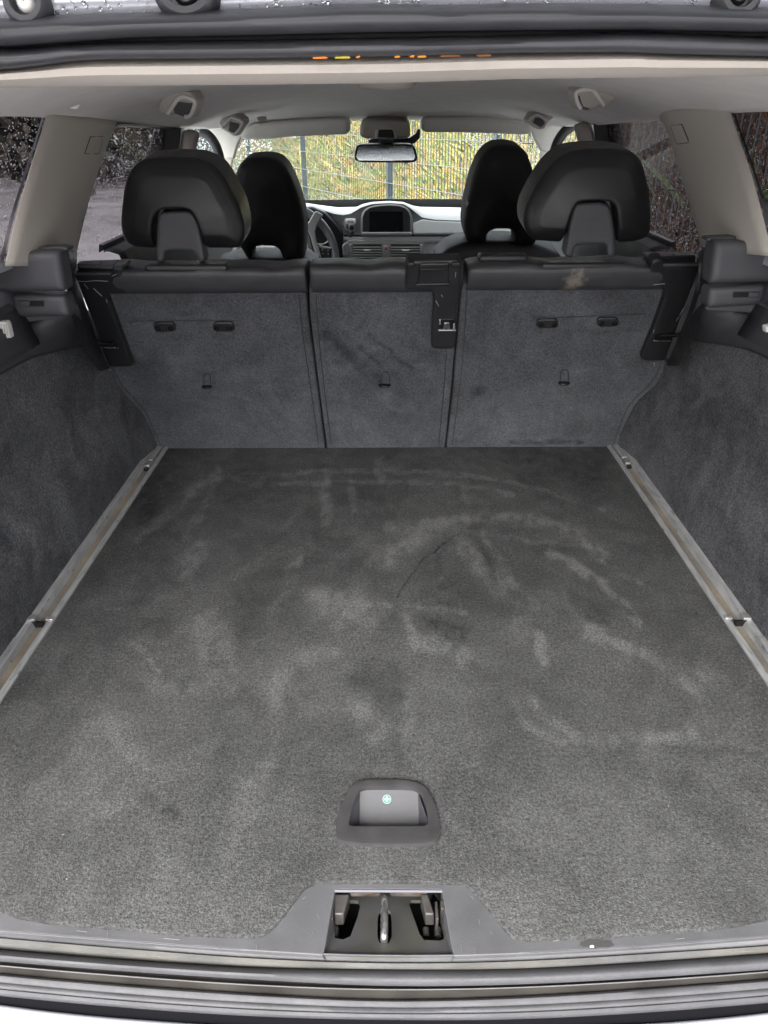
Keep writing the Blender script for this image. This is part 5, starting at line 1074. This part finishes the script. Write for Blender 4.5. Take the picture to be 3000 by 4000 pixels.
# ============================================================ OUTSIDE
GZ = -.66
m_asph = mat('wet_asphalt', (.42, .42, .44), .14, var=.2, vs=.8, c2=(.36, .36, .37), bump=.25, bs=60, rvar=.08, spec=.6)
tag(mesh('asphalt_ground', [(-150, -150, GZ), (150, -150, GZ), (150, 150, GZ), (-150, 150, GZ)], [(0, 1, 2, 3)], m_asph, smooth=False), kind='structure')
FD = np.array([1.08, -2.25])/2.496; FNn = np.array([2.25, 1.08])/2.496; FP0 = np.array([.03, 7.77])
def fpt(k, d=0): return FP0+np.array([1.08, -2.25])*k+FNn*d
m_bank = mat('bank_grass', (.15, .10, .03), .9, var=.4, vs=5, c2=(.07, .09, .02), detail=8, fine=.4, fs=60, bump=.6, bs=40)
m_litter = mat('leaf_litter', (.035, .023, .017), .95, spec=.1, var=.5, vs=8, c2=(.02, .017, .010), detail=8, fine=.4, fs=60)
V = []; at = []
ks_ = np.linspace(-4.2, 4.4, 110); ds = np.linspace(.15, 16, 60)
for k in ks_:
    for d in ds:
        p = fpt(k, d); h = .40*d+.18*math.sin(k*3.1+d*1.3)+.12*math.sin(d*2.3+k*5)
        V.append((p[0], p[1], GZ+.02+max(0, h)))
V = np.array(V); Fb = grid_faces(110, 60)
mi = [1 if (V[f[0]][0] > .24*V[f[0]][1]) else 0 for f in Fb]
o = mesh('bank', V, Fb, [m_bank, m_litter]); o.data.polygons.foreach_set('material_index', mi); tag(o, kind='structure')
# grass, weeds and dead stalks on the bank
def tufts(name, lab, N_, kr, dr, hr, mats, seed, wdt=.012, lean=.25, side=-1):
    rg_ = np.random.default_rng(seed); V = []; F = []; MI = []
    for i in range(N_):
        k = rg_.uniform(*kr); d = dr[0]+(dr[1]-dr[0])*rg_.random(); p = fpt(k, d); h = .40*d+.18*math.sin(k*3.1+d*1.3)+.12*math.sin(d*2.3+k*5)
        if (side > 0) != (p[0] > .245*p[1]+rg_.normal(0, .05)): continue
        z = GZ+max(0, h); hh = rg_.uniform(*hr); a = rg_.uniform(0, 6.28); wv = wdt*rg_.uniform(.5, 1.6); lx, ly = rg_.normal(0, lean, 2)*hh
        n = len(V); V += [(p[0]-wv*math.cos(a), p[1]-wv*math.sin(a), z), (p[0]+wv*math.cos(a), p[1]+wv*math.sin(a), z), (p[0]+lx*.5+wv*.7, p[1]+ly*.5, z+hh*.6), (p[0]+lx, p[1]+ly, z+hh)]
        F += [(n, n+1, n+2), (n, n+2, n+3)]; q = int(rg_.integers(0, len(mats))); 
        q = int((math.sin(k*4+d*1.1)+math.sin(d*2.1-k*2)+rg_.normal(0, .5)+2)/4*len(mats)); q = min(max(q, 0), len(mats)-1); MI += [q, q]
    o = mesh(name, V, F, mats, smooth=False); o.data.polygons.foreach_set('material_index', MI); tag(o, lab, kind='stuff'); return o
g1 = mat('dry_grass', (.27, .18, .035), .8); g2 = mat('green_grass', (.10, .145, .022), .7); g3 = mat('rust_leaves', (.22, .10, .025), .8); g4 = mat('straw', (.29, .22, .07), .8); g10 = mat('olive_grass', (.155, .16, .03), .8); g11 = mat('bramble_leaf', (.15, .08, .025), .8); g5 = mat('dark_leaf', (.04, .06, .015), .7); g6 = mat('brown_stalk', (.036, .023, .017), .9, spec=.2)
tufts('bank_grass', 'dry yellow and green grass on the bank behind the fence', 64000, (-4.2, 2.2), (.2, 12), (.03, .13), [g1, g2, g10, g4, g2, g11], 3, .014, .9)
g9 = mat('rust_stalk', (.055, .028, .016), .9, spec=.2)
tufts('bank_stalks', 'brown stalks and litter on the bank beyond the right windows', 30000, (-3, 4.4), (.2, 14), (.1, .6), [g6, g9, g6, g5], 4, .012, .5, 1)
# fence
fe = empty('mesh_fence', (FP0[0], FP0[1], GZ), 'grey double-rod mesh fence running past the right side and front of the car', 'fence')
kk = [-4, -3, -2, -1, 0, .75, 1.75, 2.75, 3.75]
for k in kk:
    p = fpt(k); tk = MB(); rot = Matrix.Rotation(math.atan2(FD[1], FD[0]), 3, 'Z'); tk.box((p[0]-.02, p[1]-.03, GZ), (p[0]+.02, p[1]+.03, GZ+1.9), rot=rot); tk.obj('post', m_wire, fe, bevel=.004)
for k0, k1 in zip(kk[:-1], kk[1:]):
    A, B = fpt(k0, -.04), fpt(k1, -.04); L_ = np.linalg.norm(B-A); tk = MB(); n = int(L_/.05)
    dv = (B-A)/L_*(.0036 if k0 < .9 else .0020); nv = np.array([FNn[0], FNn[1]])*.0028
    for i in range(1, n):
        p = A+(B-A)*i/n; V = [(p[0]+sx*dv[0]+sy*nv[0], p[1]+sx*dv[1]+sy*nv[1], z) for z in (GZ+.05, GZ+1.83) for sx, sy in ((-1, -1), (1, -1), (1, 1), (-1, 1))]
        tk.add(V, [(0, 1, 5, 4), (1, 2, 6, 5), (2, 3, 7, 6), (3, 0, 4, 7)])
    o = tk.obj('mesh_rods', m_wire if k0 < 1 else m_wire_d, fe, smooth=False); o['kind'] = 'stuff'
    tk = MB()
    for j in range(10):
        z = GZ+.05+.2*j-.0
        for sd in (-1, 1):
            q = nv*sd*2.2; V = [(P_[0]+q[0]+sx*nv[0]*1.2, P_[1]+q[1]+sx*nv[1]*1.2, z+sz*.0026) for P_ in (A, B) for sx, sz in ((-1, -1), (1, -1), (1, 1), (-1, 1))]
            tk.add(V, [(0, 1, 5, 4), (1, 2, 6, 5), (2, 3, 7, 6), (3, 0, 4, 7)])
    tk.obj('cross_rods', m_wire_l if k0 < .7 else m_wire_d, fe, smooth=False)
# dark tree belt far to the left
def leafmass(name, lab, A, B, h0, h1, dep, N_, mats, seed, size=.12, kind='stuff', cat=None):
    rg_ = np.random.default_rng(seed); A = np.array(A, float); B = np.array(B, float); t = rg_.random(N_); P = A[None]*(1-t)[:, None]+B[None]*t[:, None]
    prof = .75+.25*np.sin(t*23)+.1*np.sin(t*61); z = GZ+h0+(h1*prof-h0)*rg_.random(N_)**.8
    d = rg_.normal(0, dep, (N_, 2)); nrm = rg_.normal(0, 1, (N_, 3)); V = []; F = []
    e1 = np.cross(nrm, rg_.normal(0, 1, (N_, 3))); e1 /= np.linalg.norm(e1, axis=1)[:, None]; e2 = np.cross(nrm/np.linalg.norm(nrm, axis=1)[:, None], e1)
    C = np.stack([P[:, 0]+d[:, 0], P[:, 1]+d[:, 1], z], 1); sz = size*rg_.uniform(.5, 1.6, N_)[:, None]
    V = np.stack([C-e1*sz, C+e2*sz*.7, C+e1*sz, C-e2*sz*.7], 1).reshape(-1, 3); F = [(4*i, 4*i+1, 4*i+2, 4*i+3) for i in range(N_)]
    o = mesh(name, V, F, mats, smooth=False); o.data.polygons.foreach_set('material_index', rg_.integers(0, len(mats), N_).tolist()); tag(o, lab, cat, kind=kind); return o
g7 = mat('hedge_dark', (.014, .016, .010), .8); g8 = mat('hedge_brown', (.024, .019, .014), .8)
leafmass('tree_belt', 'dark belt of trees across the wet car park, seen through the left windows', (-5.5, 19), (-34, 50), 0, 6, 1.6, 42000, [g7, g8, g7, g8], 5, .16)
leafmass('right_thicket', 'dark brown thicket beyond the fence, seen through the right windows', tuple(fpt(.9, 7)), tuple(fpt(6, 7)), 0, 7, 1.5, 22000, [g6, g8, g7, g6], 6, .22)

# unseen hedge added behind the camera to darken the mirror and cut low light
leafmass('added_hedge', 'unseen dark hedge added behind the open boot to cut low light', (-22, -13), (22, -15), 0, 4.2, .8, 16000, [g7, g8, g5], 8, .3)

for par, A in ((bump, (PZ(-20, 3955, -.071), PZ(420, 3995, -.071), PZ(420, 4080, -.073), PZ(-20, 4080, -.073))), (bump, (PZ(2600, 4015, -.071), PZ(3020, 3975, -.071), PZ(3020, 4080, -.073), PZ(2600, 4080, -.073)))):
    drops(par, *A, 130, .0005, .0028, (0, 0, 1), 71)
rch = bpy.data.objects['roof_channel']
drops(rch, PY(200, 58, .589), PY(2800, 14, .589), PY(2800, -60, .588), PY(200, -10, .588), 260, .0005, .002, (0, -1, .1), 72)
